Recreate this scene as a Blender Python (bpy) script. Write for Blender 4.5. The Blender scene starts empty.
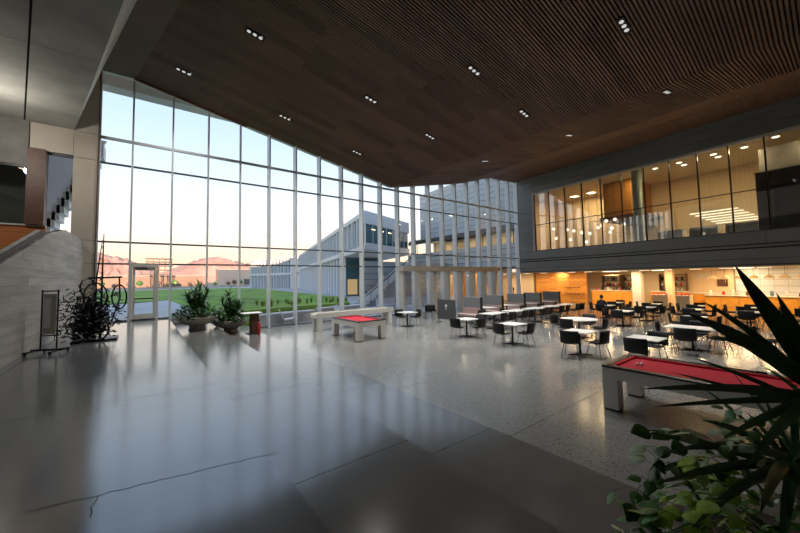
import bpy, bmesh, math, random
from math import sin, cos, pi, radians, atan2, sqrt
from mathutils import Vector, Matrix, Euler
random.seed(7)
sc = bpy.context.scene
COL = sc.collection
# ---------------------------------------------------------------- camera
cam_d = bpy.data.cameras.new('camera'); cam = bpy.data.objects.new('camera', cam_d); COL.objects.link(cam)
cam_d.sensor_width = 36.0; cam_d.lens = 334.714/800*36.0; cam_d.shift_y = -5.952/800
cam_d.clip_start = 0.05; cam_d.clip_end = 9000
YAW, PIT, ROL = radians(37.5234), radians(3.17093), radians(-1.00211)
_f = Vector((sin(YAW)*cos(PIT), cos(YAW)*cos(PIT), sin(PIT)))
_r = Vector((cos(YAW), -sin(YAW), 0)); _u = _r.cross(_f)
_r2 = cos(ROL)*_r + sin(ROL)*_u; _u2 = -sin(ROL)*_r + cos(ROL)*_u
_m = Matrix((_r2, _u2, -_f)).transposed().to_4x4(); _m.translation = (0, 0, 2.45)
cam.matrix_world = _m
sc.camera = cam
# ---------------------------------------------------------------- view
vs = sc.view_settings
vs.view_transform = 'Standard'; vs.look = 'None'; vs.gamma = 1.0; vs.use_curve_mapping = False
vs.exposure = 0.62
sc.cycles.max_bounces = 8; sc.cycles.diffuse_bounces = 4; sc.cycles.glossy_bounces = 4
sc.cycles.transparent_max_bounces = 16; sc.cycles.sample_clamp_indirect = 4.0
sc.cycles.caustics_reflective = False; sc.cycles.caustics_refractive = False
# ---------------------------------------------------------------- sky (dusk gradient by elevation) and low sun
w = bpy.data.worlds.new('dusk_sky'); sc.world = w; w.use_nodes = True
nt = w.node_tree; nt.nodes.clear()
tc = nt.nodes.new('ShaderNodeTexCoord'); sx = nt.nodes.new('ShaderNodeSeparateXYZ')
mr = nt.nodes.new('ShaderNodeMapRange'); mr.inputs[1].default_value = -0.1; mr.inputs[2].default_value = 1.0
cr = nt.nodes.new('ShaderNodeValToRGB'); bg = nt.nodes.new('ShaderNodeBackground'); wo = nt.nodes.new('ShaderNodeOutputWorld')
nt.links.new(tc.outputs['Generated'], sx.inputs[0]); nt.links.new(sx.outputs['Z'], mr.inputs[0])
nt.links.new(mr.outputs[0], cr.inputs[0]); nt.links.new(cr.outputs[0], bg.inputs[0]); nt.links.new(bg.outputs[0], wo.inputs[0])
def _st(z): return (z+0.1)/1.1
E_ = cr.color_ramp.elements
E_[0].position = 0.0; E_[0].color = (0.80, 0.50, 0.36, 1)
E_[1].position = 1.0; E_[1].color = (0.30, 0.45, 0.70, 1)
for z, c in ((0.0, (0.86, 0.55, 0.38)), (0.05, (0.90, 0.68, 0.48)), (0.11, (0.85, 0.76, 0.64)), (0.18, (0.75, 0.77, 0.77)),
             (0.27, (0.60, 0.71, 0.82)), (0.40, (0.46, 0.61, 0.82)), (0.60, (0.38, 0.53, 0.75))):
    e = E_.new(_st(z)); e.color = (*c, 1)
bg.inputs[1].default_value = 1.06
sd = bpy.data.lights.new('sun', 'SUN'); sd.energy = 9.0; sd.color = (1.0, 0.60, 0.40); sd.angle = radians(0.6)
sun = bpy.data.objects.new('sun', sd); COL.objects.link(sun)
sun.rotation_euler = Vector((0.12, 1.0, -0.045)).to_track_quat('-Z', 'Y').to_euler(); sun.location = (0, -40, 30)

# ================================================================ helpers
MATS = {}
def mat(name, col, rough=0.5, metal=0.0, spec=0.5, var=0.0, scale=4.0, bump=0.0, emis=None, es=0.0, rvar=0.0, stretch=(1, 1, 1), coat=0.0, ior=1.5):
    m = bpy.data.materials.new(name); m.use_nodes = True; t = m.node_tree; b = t.nodes['Principled BSDF']
    b.inputs['Base Color'].default_value = (*col, 1); b.inputs['Roughness'].default_value = rough
    b.inputs['Metallic'].default_value = metal; b.inputs['Specular IOR Level'].default_value = spec
    b.inputs['IOR'].default_value = ior
    if coat: b.inputs['Coat Weight'].default_value = coat; b.inputs['Coat Roughness'].default_value = 0.08
    if emis: b.inputs['Emission Color'].default_value = (*emis, 1); b.inputs['Emission Strength'].default_value = es
    if var or bump or rvar:
        c = t.nodes.new('ShaderNodeTexCoord'); mp = t.nodes.new('ShaderNodeMapping'); mp.inputs['Scale'].default_value = stretch
        n = t.nodes.new('ShaderNodeTexNoise'); n.inputs['Scale'].default_value = scale; n.inputs['Detail'].default_value = 5
        t.links.new(c.outputs['Object'], mp.inputs[0]); t.links.new(mp.outputs[0], n.inputs[0])
        if var:
            r = t.nodes.new('ShaderNodeValToRGB'); r.color_ramp.elements[0].position = 0.3; r.color_ramp.elements[1].position = 0.7
            r.color_ramp.elements[0].color = (*[max(0, x*(1-var)) for x in col], 1); r.color_ramp.elements[1].color = (*[min(1, x*(1+var)) for x in col], 1)
            t.links.new(n.outputs[0], r.inputs[0]); t.links.new(r.outputs[0], b.inputs['Base Color'])
        if rvar:
            q = t.nodes.new('ShaderNodeMapRange'); q.inputs[3].default_value = max(0.02, rough-rvar); q.inputs[4].default_value = rough+rvar
            t.links.new(n.outputs[0], q.inputs[0]); t.links.new(q.outputs[0], b.inputs['Roughness'])
        if bump:
            bp = t.nodes.new('ShaderNodeBump'); bp.inputs['Strength'].default_value = bump; bp.inputs['Distance'].default_value = 0.02
            t.links.new(n.outputs[0], bp.inputs['Height']); t.links.new(bp.outputs[0], b.inputs['Normal'])
    MATS[name] = m; return m
def glass(name, ior=1.5, tint=(1, 1, 1), boost=0.0):
    m = bpy.data.materials.new(name); m.use_nodes = True; t = m.node_tree; t.nodes.clear()
    o = t.nodes.new('ShaderNodeOutputMaterial'); mx = t.nodes.new('ShaderNodeMixShader'); tr = t.nodes.new('ShaderNodeBsdfTransparent')
    g = t.nodes.new('ShaderNodeBsdfGlossy'); g.inputs['Roughness'].default_value = 0.01; fr = t.nodes.new('ShaderNodeFresnel'); fr.inputs[0].default_value = ior
    tr.inputs[0].default_value = (*tint, 1)
    a = t.nodes.new('ShaderNodeMath'); a.operation = 'ADD'; a.inputs[1].default_value = boost; a.use_clamp = True
    ge = t.nodes.new('ShaderNodeNewGeometry'); mi_ = t.nodes.new('ShaderNodeMix'); mi_.data_type = 'FLOAT'     # same reflectance on both faces of the thin pane
    mi_.inputs[2].default_value = ior; mi_.inputs[3].default_value = 1.0/ior
    t.links.new(ge.outputs['Backfacing'], mi_.inputs[0]); t.links.new(mi_.outputs[0], fr.inputs[0])
    t.links.new(fr.outputs[0], a.inputs[0]); t.links.new(a.outputs[0], mx.inputs[0]); t.links.new(tr.outputs[0], mx.inputs[1]); t.links.new(g.outputs[0], mx.inputs[2]); t.links.new(mx.outputs[0], o.inputs[0])
    MATS[name] = m; return m
def emit(name, col, s):
    m = bpy.data.materials.new(name); m.use_nodes = True; t = m.node_tree; t.nodes.clear()
    o = t.nodes.new('ShaderNodeOutputMaterial'); e = t.nodes.new('ShaderNodeEmission'); e.inputs[0].default_value = (*col, 1); e.inputs[1].default_value = s
    t.links.new(e.outputs[0], o.inputs[0]); MATS[name] = m; return m

mat('polished_concrete', (0.145, 0.152, 0.158), 0.15, var=0.14, scale=0.9, rvar=0.03, spec=0.9, ior=1.9)
mat('tier_concrete', (0.15, 0.152, 0.15), 0.16, var=0.12, scale=1.3, rvar=0.03, spec=0.8, ior=1.8)
mat('joint_dark', (0.03, 0.03, 0.03), 0.8)
def terrazzo():
    m = mat('terrazzo', (0.33, 0.325, 0.30), 0.16, spec=0.6, ior=1.6); t = m.node_tree; b = t.nodes['Principled BSDF']
    c = t.nodes.new('ShaderNodeTexCoord'); v = t.nodes.new('ShaderNodeTexVoronoi'); v.inputs['Scale'].default_value = 55
    n = t.nodes.new('ShaderNodeTexNoise'); n.inputs['Scale'].default_value = 0.8
    t.links.new(c.outputs['Object'], v.inputs['Vector']); t.links.new(c.outputs['Object'], n.inputs['Vector'])
    r = t.nodes.new('ShaderNodeValToRGB'); r.color_ramp.interpolation = 'CONSTANT'
    e = r.color_ramp.elements; e[0].color = (0.12, 0.118, 0.112, 1); e[1].position = 0.08; e[1].color = (0.225, 0.228, 0.22, 1)
    for p, cc in ((0.42, (0.255, 0.257, 0.247)), (0.70, (0.24, 0.242, 0.232)), (0.90, (0.30, 0.30, 0.29))):
        q = e.new(p); q.color = (*cc, 1)
    sp = t.nodes.new('ShaderNodeSeparateColor'); t.links.new(v.outputs['Color'], sp.inputs[0]); t.links.new(sp.outputs[0], r.inputs[0])
    mx = t.nodes.new('ShaderNodeMix'); mx.data_type = 'RGBA'; mx.blend_type = 'MULTIPLY'; mx.inputs[0].default_value = 0.8
    t.links.new(r.outputs[0], mx.inputs[6]); r2 = t.nodes.new('ShaderNodeValToRGB'); r2.color_ramp.elements[0].color = (0.8, 0.8, 0.8, 1)
    t.links.new(n.outputs[0], r2.inputs[0]); t.links.new(r2.outputs[0], mx.inputs[7]); t.links.new(mx.outputs[2], b.inputs['Base Color'])
terrazzo()
def slatwood(name, c1, c2, sx_=0.34, sy_=2.0):
    m = mat(name, c1, 0.55); t = m.node_tree; b = t.nodes['Principled BSDF']
    c = t.nodes.new('ShaderNodeTexCoord'); mp = t.nodes.new('ShaderNodeMapping'); mp.inputs['Scale'].default_value = (sx_, sy_, 0.0)
    br = t.nodes.new('ShaderNodeTexBrick'); br.inputs['Scale'].default_value = 1.0; br.inputs['Mortar Size'].default_value = 0.0
    br.inputs['Brick Width'].default_value = 1.0; br.inputs['Row Height'].default_value = 1.0; br.inputs['Bias'].default_value = 0.0
    br.inputs['Color1'].default_value = (*c1, 1); br.inputs['Color2'].default_value = (*c2, 1); br.offset = 0.37
    n = t.nodes.new('ShaderNodeTexNoise'); n.inputs['Scale'].default_value = 7; mp2 = t.nodes.new('ShaderNodeMapping'); mp2.inputs['Scale'].default_value = (0.15, 6, 1)
    t.links.new(c.outputs['Object'], mp.inputs[0]); t.links.new(mp.outputs[0], br.inputs['Vector'])
    t.links.new(c.outputs['Object'], mp2.inputs[0]); t.links.new(mp2.outputs[0], n.inputs[0])
    mx = t.nodes.new('ShaderNodeMix'); mx.data_type = 'RGBA'; mx.blend_type = 'MULTIPLY'; mx.inputs[0].default_value = 0.55
    t.links.new(br.outputs[0], mx.inputs[6]); t.links.new(n.outputs[0], mx.inputs[7]); t.links.new(mx.outputs[2], b.inputs['Base Color'])
slatwood('slat_wood', (0.185, 0.102, 0.070), (0.31, 0.178, 0.125))
mat('ceiling_backing', (0.020, 0.015, 0.013), 0.9)
mat('side_wood', (0.115, 0.066, 0.048), 0.6, var=0.2, scale=2.2, stretch=(0.2, 3, 1))
mat('stair_white', (0.9, 0.9, 0.89), 0.6)
mat('ceiling_wood', (0.20, 0.105, 0.066), 0.6, var=0.25, scale=2.2, stretch=(0.2, 3, 1))
mat('raw_concrete', (0.30, 0.295, 0.27), 0.8, var=0.22, scale=0.8, bump=0.15)
mat('board_concrete', (0.47, 0.455, 0.42), 0.75, var=0.20, scale=2.5, bump=0.2, stretch=(1, 0.25, 2))
mat('board_concrete_b', (0.43, 0.415, 0.385), 0.78, var=0.22, scale=2.1, bump=0.2, stretch=(1, 0.25, 2))
mat('parapet_cap', (0.20, 0.195, 0.185), 0.8, var=0.15, scale=2)
mat('fascia_paint', (0.66, 0.65, 0.61), 0.6)
mat('beige_panel', (0.56, 0.51, 0.44), 0.5, var=0.05, scale=1.5)
mat('orange_wood', (0.56, 0.20, 0.07), 0.45, var=0.25, scale=5, stretch=(0.4, 1, 9))
mat('dark_wood', (0.10, 0.045, 0.03), 0.5, var=0.2, scale=5)
mat('aluminium', (0.66, 0.70, 0.73), 0.4, metal=0.15)
mat('aluminium_dark', (0.12, 0.13, 0.14), 0.4, metal=0.5)
mat('portal_metal', (0.54, 0.53, 0.50), 0.45, metal=0.3)
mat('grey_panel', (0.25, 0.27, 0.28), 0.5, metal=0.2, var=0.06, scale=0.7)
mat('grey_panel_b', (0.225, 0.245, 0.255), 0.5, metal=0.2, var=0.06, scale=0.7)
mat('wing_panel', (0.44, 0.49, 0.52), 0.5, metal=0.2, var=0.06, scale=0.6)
mat('white_paint', (0.78, 0.77, 0.74), 0.6)
mat('white_trim', (0.62, 0.61, 0.58), 0.5)
mat('cream_wall', (0.74, 0.58, 0.38), 0.7, var=0.04, scale=0.6)
mat('cafe_cream', (0.74, 0.60, 0.41), 0.6)
mat('warm_slat', (0.62, 0.28, 0.055), 0.5, var=0.25, scale=3, stretch=(1, 1, 6))
mat('warm_slat_b', (0.46, 0.20, 0.04), 0.5, var=0.25, scale=3, stretch=(1, 1, 6))
mat('counter_wood', (0.74, 0.34, 0.05), 0.4, var=0.15, scale=3, stretch=(1, 1, 6))
mat('counter_top', (0.80, 0.74, 0.62), 0.3)
mat('tile_white', (0.74, 0.78, 0.84), 0.25)
mat('black_plastic', (0.010, 0.010, 0.011), 0.55, spec=0.3)
mat('black_metal', (0.018, 0.018, 0.020), 0.4, metal=0.6)
mat('dark_metal', (0.05, 0.05, 0.052), 0.35, metal=0.8)
mat('chrome', (0.6, 0.6, 0.6), 0.2, metal=1.0)
mat('table_white', (0.74, 0.74, 0.72), 0.3, var=0.03, scale=3)
mat('felt_red', (0.50, 0.012, 0.030), 0.9, var=0.08, scale=40)
mat('pool_white', (0.66, 0.65, 0.61), 0.35, var=0.03, scale=2)
mat('pool_rail', (0.022, 0.018, 0.016), 0.3)
mat('ivory', (0.85, 0.82, 0.74), 0.15)
mat('booth_felt', (0.19, 0.20, 0.21), 0.95, var=0.1, scale=30)
mat('booth_pink', (0.40, 0.29, 0.27), 0.8, var=0.08, scale=12)
mat('board_grey', (0.055, 0.06, 0.062), 0.6)
mat('bowl_stone', (0.52, 0.48, 0.42), 0.6, var=0.1, scale=6)
mat('soil', (0.035, 0.025, 0.018), 0.95, var=0.4, scale=20, bump=0.6)
mat('leaf_dark', (0.058, 0.135, 0.045), 0.30, var=0.45, scale=3)
mat('leaf_mid', (0.065, 0.18, 0.045), 0.36, var=0.4, scale=4)
mat('leaf_green', (0.09, 0.26, 0.04), 0.38, var=0.35, scale=6)
mat('leaf_lime', (0.38, 0.58, 0.06), 0.4, var=0.3, scale=8)
mat('leaf_pale', (0.62, 0.78, 0.52), 0.42, var=0.3, scale=9)
mat('cane', (0.16, 0.11, 0.07), 0.8, var=0.3, scale=20)
mat('grass_lawn', (0.14, 0.26, 0.018), 0.9, var=0.45, scale=0.22)
mat('lawn_tuft', (0.22, 0.30, 0.05), 0.8, var=0.3, scale=3)
mat('plaza_concrete', (0.42, 0.42, 0.43), 0.8, var=0.1, scale=0.5)
mat('dry_ground', (0.26, 0.22, 0.17), 0.95, var=0.3, scale=0.02)
mat('mountain_rock', (0.52, 0.33, 0.25), 0.95, var=0.35, scale=0.004, bump=0.5)
mat('facade_white', (0.66, 0.69, 0.73), 0.6)
mat('facade_glass', (0.07, 0.10, 0.13), 0.12, spec=0.7)
mat('teal_glass', (0.05, 0.13, 0.15), 0.10, spec=0.7)
mat('screen_black', (0.008, 0.008, 0.009), 0.18)
mat('skin', (0.50, 0.30, 0.21), 0.6)
mat('hair_dark', (0.02, 0.015, 0.012), 0.6)
mat('cloth_black', (0.02, 0.02, 0.024), 0.9)
mat('cloth_navy', (0.03, 0.035, 0.06), 0.9)
mat('red_item', (0.48, 0.03, 0.03), 0.4)
mat('jar_brown', (0.16, 0.07, 0.04), 0.4)
mat('jar_blue', (0.10, 0.17, 0.28), 0.4)
mat('fan_beige', (0.62, 0.50, 0.32), 0.7)
mat('glass_tint_column', (0.42, 0.52, 0.50), 0.4)  # green cast of the glazing is put into the column's base colour
mat('far_tan', (0.22, 0.17, 0.14), 0.9, var=0.15, scale=0.1)
glass('pane_clear', 1.45)
glass('pane_mezz', 1.55, tint=(0.95, 0.98, 0.97), boost=0.13)
emit('lamp_cool', (1.0, 0.97, 0.92), 0.4)
emit('lamp_warm', (1.0, 0.80, 0.52), 3.0)
emit('lamp_globe', (1.0, 0.82, 0.58), 1.8)
emit('lamp_line', (1.0, 0.78, 0.50), 1.6)
emit('window_lit', (1.0, 0.72, 0.36), 0.3)

class MB:
    def __init__(s): s.v = []; s.f = []; s.mi = []
    def add(s, vs, fs, m=0):
        k = len(s.v); s.v += [tuple(v) for v in vs]; s.f += [tuple(k+i for i in f) for f in fs]; s.mi += [m]*len(fs); return s
    def box(s, x0, x1, y0, y1, z0, z1, m=0):
        return s.add([(x0,y0,z0),(x1,y0,z0),(x1,y1,z0),(x0,y1,z0),(x0,y0,z1),(x1,y0,z1),(x1,y1,z1),(x0,y1,z1)],
                     [(0,3,2,1),(4,5,6,7),(0,1,5,4),(1,2,6,5),(2,3,7,6),(3,0,4,7)], m)
    def hexa(s, b, t, m=0):      # bottom quad, top quad
        n = len(b); vs = list(b)+list(t)
        fs = [tuple(reversed(range(n))), tuple(range(n, 2*n))] + [(i, (i+1)%n, n+(i+1)%n, n+i) for i in range(n)]
        return s.add(vs, fs, m)
    def prism(s, poly, off, m=0):   # polygon of 3-D points swept by off
        o = Vector(off); return s.hexa([Vector(p) for p in poly], [Vector(p)+o for p in poly], m)
    def tube(s, pts, r, n=8, m=0, cap=True):
        pts = [Vector(p) for p in pts]; R = r if isinstance(r, (list, tuple)) else [r]*len(pts); vs = []; fs = []
        for i, p in enumerate(pts):
            d = (pts[min(i+1, len(pts)-1)] - pts[max(i-1, 0)]).normalized()
            a = d.orthogonal().normalized() if i == 0 else (pa - d*pa.dot(d)).normalized()
            pa = a; b = d.cross(a)
            for j in range(n): t = 2*pi*j/n; vs.append(p + (a*cos(t)+b*sin(t))*R[i])
        for i in range(len(pts)-1):
            for j in range(n): fs.append((i*n+j, i*n+(j+1)%n, (i+1)*n+(j+1)%n, (i+1)*n+j))
        if cap: fs.append(tuple(reversed(range(n)))); fs.append(tuple(range((len(pts)-1)*n, len(pts)*n)))
        return s.add(vs, fs, m)
    def lathe(s, prof, n=24, c=(0,0,0), m=0, cap=True):
        vs = []; fs = []; k = len(prof)
        for r, z in prof:
            for j in range(n): t = 2*pi*j/n; vs.append((c[0]+r*cos(t), c[1]+r*sin(t), c[2]+z))
        for i in range(k-1):
            for j in range(n): fs.append((i*n+j, i*n+(j+1)%n, (i+1)*n+(j+1)%n, (i+1)*n+j))
        if cap: fs.append(tuple(reversed(range(n)))); fs.append(tuple(range((k-1)*n, k*n)))
        return s.add(vs, fs, m)
    def mesh(s, name, mats, smooth=False):
        me = bpy.data.meshes.new(name); me.from_pydata(s.v, [], s.f)
        for m in (mats if isinstance(mats, (list, tuple)) else [mats]): me.materials.append(MATS[m])
        me.polygons.foreach_set('material_index', s.mi)
        if smooth: me.polygons.foreach_set('use_smooth', [True]*len(s.f))
        me.update(); return me
    def build(s, name, mats, parent=None, smooth=False, bevel=0.0, loc=None, rz=0.0):
        o = bpy.data.objects.new(name, s.mesh(name, mats, smooth)); COL.objects.link(o)
        if parent: o.parent = parent
        if loc: o.location = loc
        if rz: o.rotation_euler = (0, 0, rz)
        if bevel:
            b = o.modifiers.new('bevel', 'BEVEL'); b.width = bevel; b.segments = 2; b.limit_method = 'ANGLE'
        return o
def obj(name, me, parent=None, loc=(0,0,0), rot=(0,0,0), scale=None):
    o = bpy.data.objects.new(name, me); COL.objects.link(o); o.parent = parent; o.location = loc; o.rotation_euler = rot
    if scale: o.scale = scale
    return o
def empty(name, loc=(0,0,0), rz=0.0):
    o = bpy.data.objects.new(name, None); COL.objects.link(o); o.location = loc; o.rotation_euler = (0, 0, rz); o.empty_display_size = 0.2; return o
def tag(o, label, cat, group=None):
    o['label'] = label; o['category'] = cat
    if group: o['group'] = group
    return o
def thing(name, label, cat, loc=(0,0,0), rz=0.0, group=None): return tag(empty(name, loc, rz), label, cat, group)
def struct(o): o['kind'] = 'structure'; return o
def stuff(o): o['kind'] = 'stuff'; return o
def kids(o): return [c for c in bpy.data.objects if c.parent == o]
def copy_tree(o, loc=None, rz=None, label=None, parent=None):
    c = o.copy(); COL.objects.link(c); c.parent = parent
    if loc is not None: c.location = loc
    if rz is not None: c.rotation_euler = (0, 0, rz)
    if label: c['label'] = label
    for ch in CH[o.name] if o.name in CH else o.children: copy_tree(ch, parent=c)
    return c
CH = {}
def freeze(o):
    CH[o.name] = list(o.children)
    for c in o.children: freeze(c)
def area(name, loc, size, power, col=(1, 0.95, 0.88), parent=None, rot=(0, 0, 0), sy=None, spread=None):
    l = bpy.data.lights.new(name, 'AREA'); l.energy = power; l.color = col; l.size = size
    if sy: l.shape = 'RECTANGLE'; l.size_y = sy
    if spread: l.spread = spread
    o = bpy.data.objects.new(name, l); COL.objects.link(o); o.location = loc; o.rotation_euler = rot; o.parent = parent; return o
ORD = ['first', 'second', 'third', 'fourth', 'fifth', 'sixth', 'seventh', 'eighth', 'ninth', 'tenth', 'eleventh', 'twelfth', 'thirteenth', 'fourteenth', 'fifteenth', 'sixteenth', 'seventeenth', 'eighteenth', 'nineteenth', 'twentieth', 'twenty-first', 'twenty-second', 'twenty-third', 'twenty-fourth', 'twenty-fifth', 'twenty-sixth', 'twenty-seventh', 'twenty-eighth']
# ================================================================ THE SETTING
YG = 18.72; X0 = -0.473; DX = 1.467
ZU, ZT2, ZT3, ZL = 0.84, 0.545, 0.255, 0.0           # upper floor, two broad steps, lower floor
XE1, XE2, XE3 = 0.985, 2.535, 4.08
# ---- floor: slabs with recessed joints
floor = struct(empty('floor'))
def slab(x0, x1, y0, y1, z, m, th=0.28, g=0.004):
    MB().box(x0+g, x1-g, y0+g, y1-g, z-th, z).build('floor_slab', m, floor)
YJ = [-6.0, -2.6, 0.3, 3.2, 6.1, 9.0, 11.9, 14.8, YG]
for a, b in zip(YJ, YJ[1:]):
    slab(XE1, XE2, a, b, ZT2, 'tier_concrete'); slab(XE2, XE3, a, b, ZT3, 'tier_concrete')
for a, b in zip([-6, -2.6, 0.3, 6.1, 11.9, YG], [-2.6, 0.3, 6.1, 11.9, YG]):
    slab(-9.0, -2.0, a, b, ZU, 'polished_concrete'); slab(-2.0, XE1, a, b, ZU, 'polished_concrete')
XJ = [XE3, 7.9, 11.7, 15.5, 19.3, 23.1, 26.9, 31.0, 35.0]
for i, (c, d) in enumerate(zip(XJ, XJ[1:])):
    for a, b in zip(YJ, YJ[1:]): slab(c, d, a, b, ZL, 'terrazzo')
    if c > 26: slab(c, d, YG, 24.0, ZL, 'terrazzo')
MB().box(-9.1, XE1-0.01, -6, YG+0.05, -0.3, ZU-0.03).build('sub_base', 'joint_dark', floor)
MB().box(XE1-0.01, XE2-0.01, -6, YG+0.05, -0.3, ZT2-0.03).build('sub_base', 'joint_dark', floor)
MB().box(XE2-0.01, XE3-0.01, -6, YG+0.05, -0.3, ZT3-0.03).build('sub_base', 'joint_dark', floor)
MB().box(XE3-0.01, 35.0, -6, YG+0.05, -0.4, -0.03).build('sub_base', 'joint_dark', floor)
# hairline crack with a short branch in the upper floor
def crack(pts, wd):
    m = MB(); L = [Vector((x, y, ZU+0.0012)) for x, y in pts]
    for a, b in zip(L, L[1:]):
        n = Vector((-(b-a).y, (b-a).x, 0)).normalized()*wd
        m.add([a-n, b-n, b+n, a+n], [(0, 1, 2, 3)])
    return m
rp = random.Random(3)
cp = [(-0.62+1.66*t/26, 3.60-0.30*t/26+rp.uniform(-0.012, 0.012)) for t in range(27)]
crack(cp, 0.0035).build('crack', 'joint_dark', floor)
crack([(-0.24, 3.52), (-0.245, 3.44), (-0.27, 3.38), (-0.255, 3.31), (-0.26, 3.24)], 0.0035).build('crack', 'joint_dark', floor)
# ---- ceiling facets
def zF2(x, y): return 11.64-(0.19009*(x+0.47)+0.03764*(y-18.72))/0.98105
V0 = Vector((13.75, 18.33, 8.9)); V1 = Vector((14.98, 1.51, 9.31)); G3 = Vector((20.83, 18.72, 10.33))
n3 = (V1-V0).cross(G3-V0)
def zF3(x, y): return V0.z-(n3.x*(x-V0.x)+n3.y*(y-V0.y))/n3.z
def xfold(y): return -0.47+(18.72-y)*0.198
def xval(y): return 13.72+(18.72-y)*0.0731
def xcr(y): return 20.83-(18.72-y)*0.0235
def xc45(y): return 24.84-(18.72-y)*0.02
def xmz(y): return 28.88-(18.72-y)*0.0860
def xft(y): return -1.58+(18.72-y)*0.2305
def xfb(y): return -2.37+(18.72-y)*0.2026
YB = -6.0; YE = 18.72
ceiling = struct(empty('ceiling', (0, 0, 0)))
def sheet(name, pts, m, th=0.06, parent=ceiling):
    return MB().hexa([Vector(p) for p in pts], [Vector(p)+Vector((0, 0, th)) for p in pts]).build(name, m, parent)
UP = 0.07
def zc(y): return max(zF2(xval(y), y), 0)
sheet('backing', [(xfold(YE), YE, zF2(xfold(YE), YE)+UP), (xval(YE), YE, zF2(xval(YE), YE)+UP), (xval(YB), YB, zF2(xval(YB), YB)+UP), (xfold(YB), YB, zF2(xfold(YB), YB)+UP)], 'ceiling_backing')
sheet('backing', [(xval(YE), YE, zF2(xval(YE), YE)+UP), (xcr(YE), YE, 10.33+UP), (xcr(YB), YB, 10.50+UP), (xval(YB), YB, zF2(xval(YB), YB)+UP)], 'ceiling_backing')
sheet('side_panel', [(xft(YE), YE, 11.63), (xfold(YE), YE, 11.64), (xfold(YB)+0.3, YB, 11.64), (xft(YB), YB, 11.63)], 'side_wood')
sheet('slope_panel', [(xcr(YE), YE, 10.33), (xc45(YE), YE, 11.49), (xc45(YB), YB, 11.60), (xcr(YB), YB, 10.50)], 'ceiling_wood')
sheet('flat_panel', [(xc45(YE), YE, 11.49), (xmz(YE)+0.4, YE, 11.75), (xmz(YB)+0.4, YB, 11.75), (xc45(YB), YB, 11.60)], 'ceiling_wood')
# slats: hundreds of thin battens, one joined mesh per facet
rs = random.Random(11)
SEAMY = [18.72-1.95*k for k in range(14)]
def slats(name, xa, xb, za, zb, y0, y1, pitch, wd, dp):
    m = MB(); y = y0; k = 0
    while y < y1:
        band = int((18.72-y)/1.95)
        st = xa(y); en = xb(y); L = en-st
        cuts = [st]; c = st + ((band*1.7) % 3.6)+0.6
        while c < en-0.4: cuts.append(c); c += 3.6
        cuts.append(en)
        for a, b in zip(cuts, cuts[1:]):
            dz = rs.uniform(-0.004, 0.004)
            a2 = a+(0.012 if a > st else 0)
            z0 = za(y)+(zb(y)-za(y))*(a2-st)/L; z1 = za(y)+(zb(y)-za(y))*(b-st)/L
            m.hexa([(a2, y, z0+dz), (b, y, z1+dz), (b, y+wd, z1+dz), (a2, y+wd, z0+dz)], [(a2, y, z0+dp), (b, y, z1+dp), (b, y+wd, z1+dp), (a2, y+wd, z0+dp)])
        y += pitch; k += 1
    return stuff(m.build(name, 'slat_wood', ceiling))
slats('main_slats', lambda y: xfold(y), lambda y: xval(y), lambda y: zF2(xfold(y), y), lambda y: zF2(xval(y), y), YB, YE-0.05, 0.10, 0.055, 0.05)
slats('valley_slats', lambda y: xval(y), lambda y: xcr(y), lambda y: zF2(xval(y), y), lambda y: 10.33+(18.72-y)*0.0069, YB, YE-0.05, 0.10, 0.055, 0.05)
# edge trim where the timber ceiling meets the glass
def trim_strip(name, a, b, y, h, m, parent):
    MB().hexa([(a[0], y-0.05, a[1]-h), (b[0], y-0.05, b[1]-h), (b[0], y+0.05, b[1]-h), (a[0], y+0.05, a[1]-h)],
              [(a[0], y-0.05, a[1]+0.1), (b[0], y-0.05, b[1]+0.1), (b[0], y+0.05, b[1]+0.1), (a[0], y+0.05, a[1]+0.1)]).build(name, m, parent)
trim_strip('edge_trim', (-0.47, 11.64), (4.2, zF2(4.2, YE)), YE-0.10, 0.10, 'ceiling_wood', ceiling)
trim_strip('edge_trim', (4.25, zF2(4.25, YE)), (13.72, zF2(13.72, YE)), YE-0.08, 0.0, 'ceiling_wood', ceiling)
trim_strip('edge_trim', (13.72, zF2(13.72, YE)), (20.83, 10.33), YE-0.08, 0.0, 'ceiling_wood', ceiling)
# raw concrete soffit on the left with open joints, and leaning bulkhead face up to the timber
soffit = struct(empty('ceiling_soffit'))
for k in range(6):
    a = -1.40*k; b = -1.40*(k+1)+0.045
    for (ya, yb) in ((18.72, 12.4), (12.385, 6.2), (6.185, 0.1), (0.085, YB)):
        sheet('soffit_slab', [(xfb(ya)+b, ya, 8.73), (xfb(ya)+a, ya, 8.73), (xfb(yb)+a, yb, 8.73), (xfb(yb)+b, yb, 8.73)], 'raw_concrete', 0.2, soffit)
sheet('soffit_backing', [(-14, 18.72, 8.80), (xfb(YE), YE, 8.80), (xfb(YB), YB, 8.80), (-14, YB, 8.80)], 'joint_dark', 0.1, soffit)
MB().hexa([(xfb(YE), YE, 8.73), (xft(YE), YE, 11.62), (xft(YB), YB, 11.62), (xfb(YB), YB, 8.73)],
          [(xfb(YE)-0.1, YE, 8.86), (xft(YE)-0.1, YE, 11.75), (xft(YB)-0.1, YB, 11.75), (xfb(YB)-0.1, YB, 8.86)]).build('bulkhead', 'fascia_paint', soffit)
struct(MB().box(-30, 60, -6.3, 19.0, 13.0, 13.4).build('roof_slab', 'raw_concrete'))  # unseen roof, added and widened past the hall to block sky and low sun
struct(MB().box(-30, 60, -6.3, -6.0, -0.4, 13.0).build('wall_back', 'raw_concrete'))  # unseen rear wall, stretched beyond the hall so it shades the grounds from sun
struct(MB().box(-9.3, -9.0, -6.0, 18.0, -0.4, 8.8).build('wall_stair', 'raw_concrete'))
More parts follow.
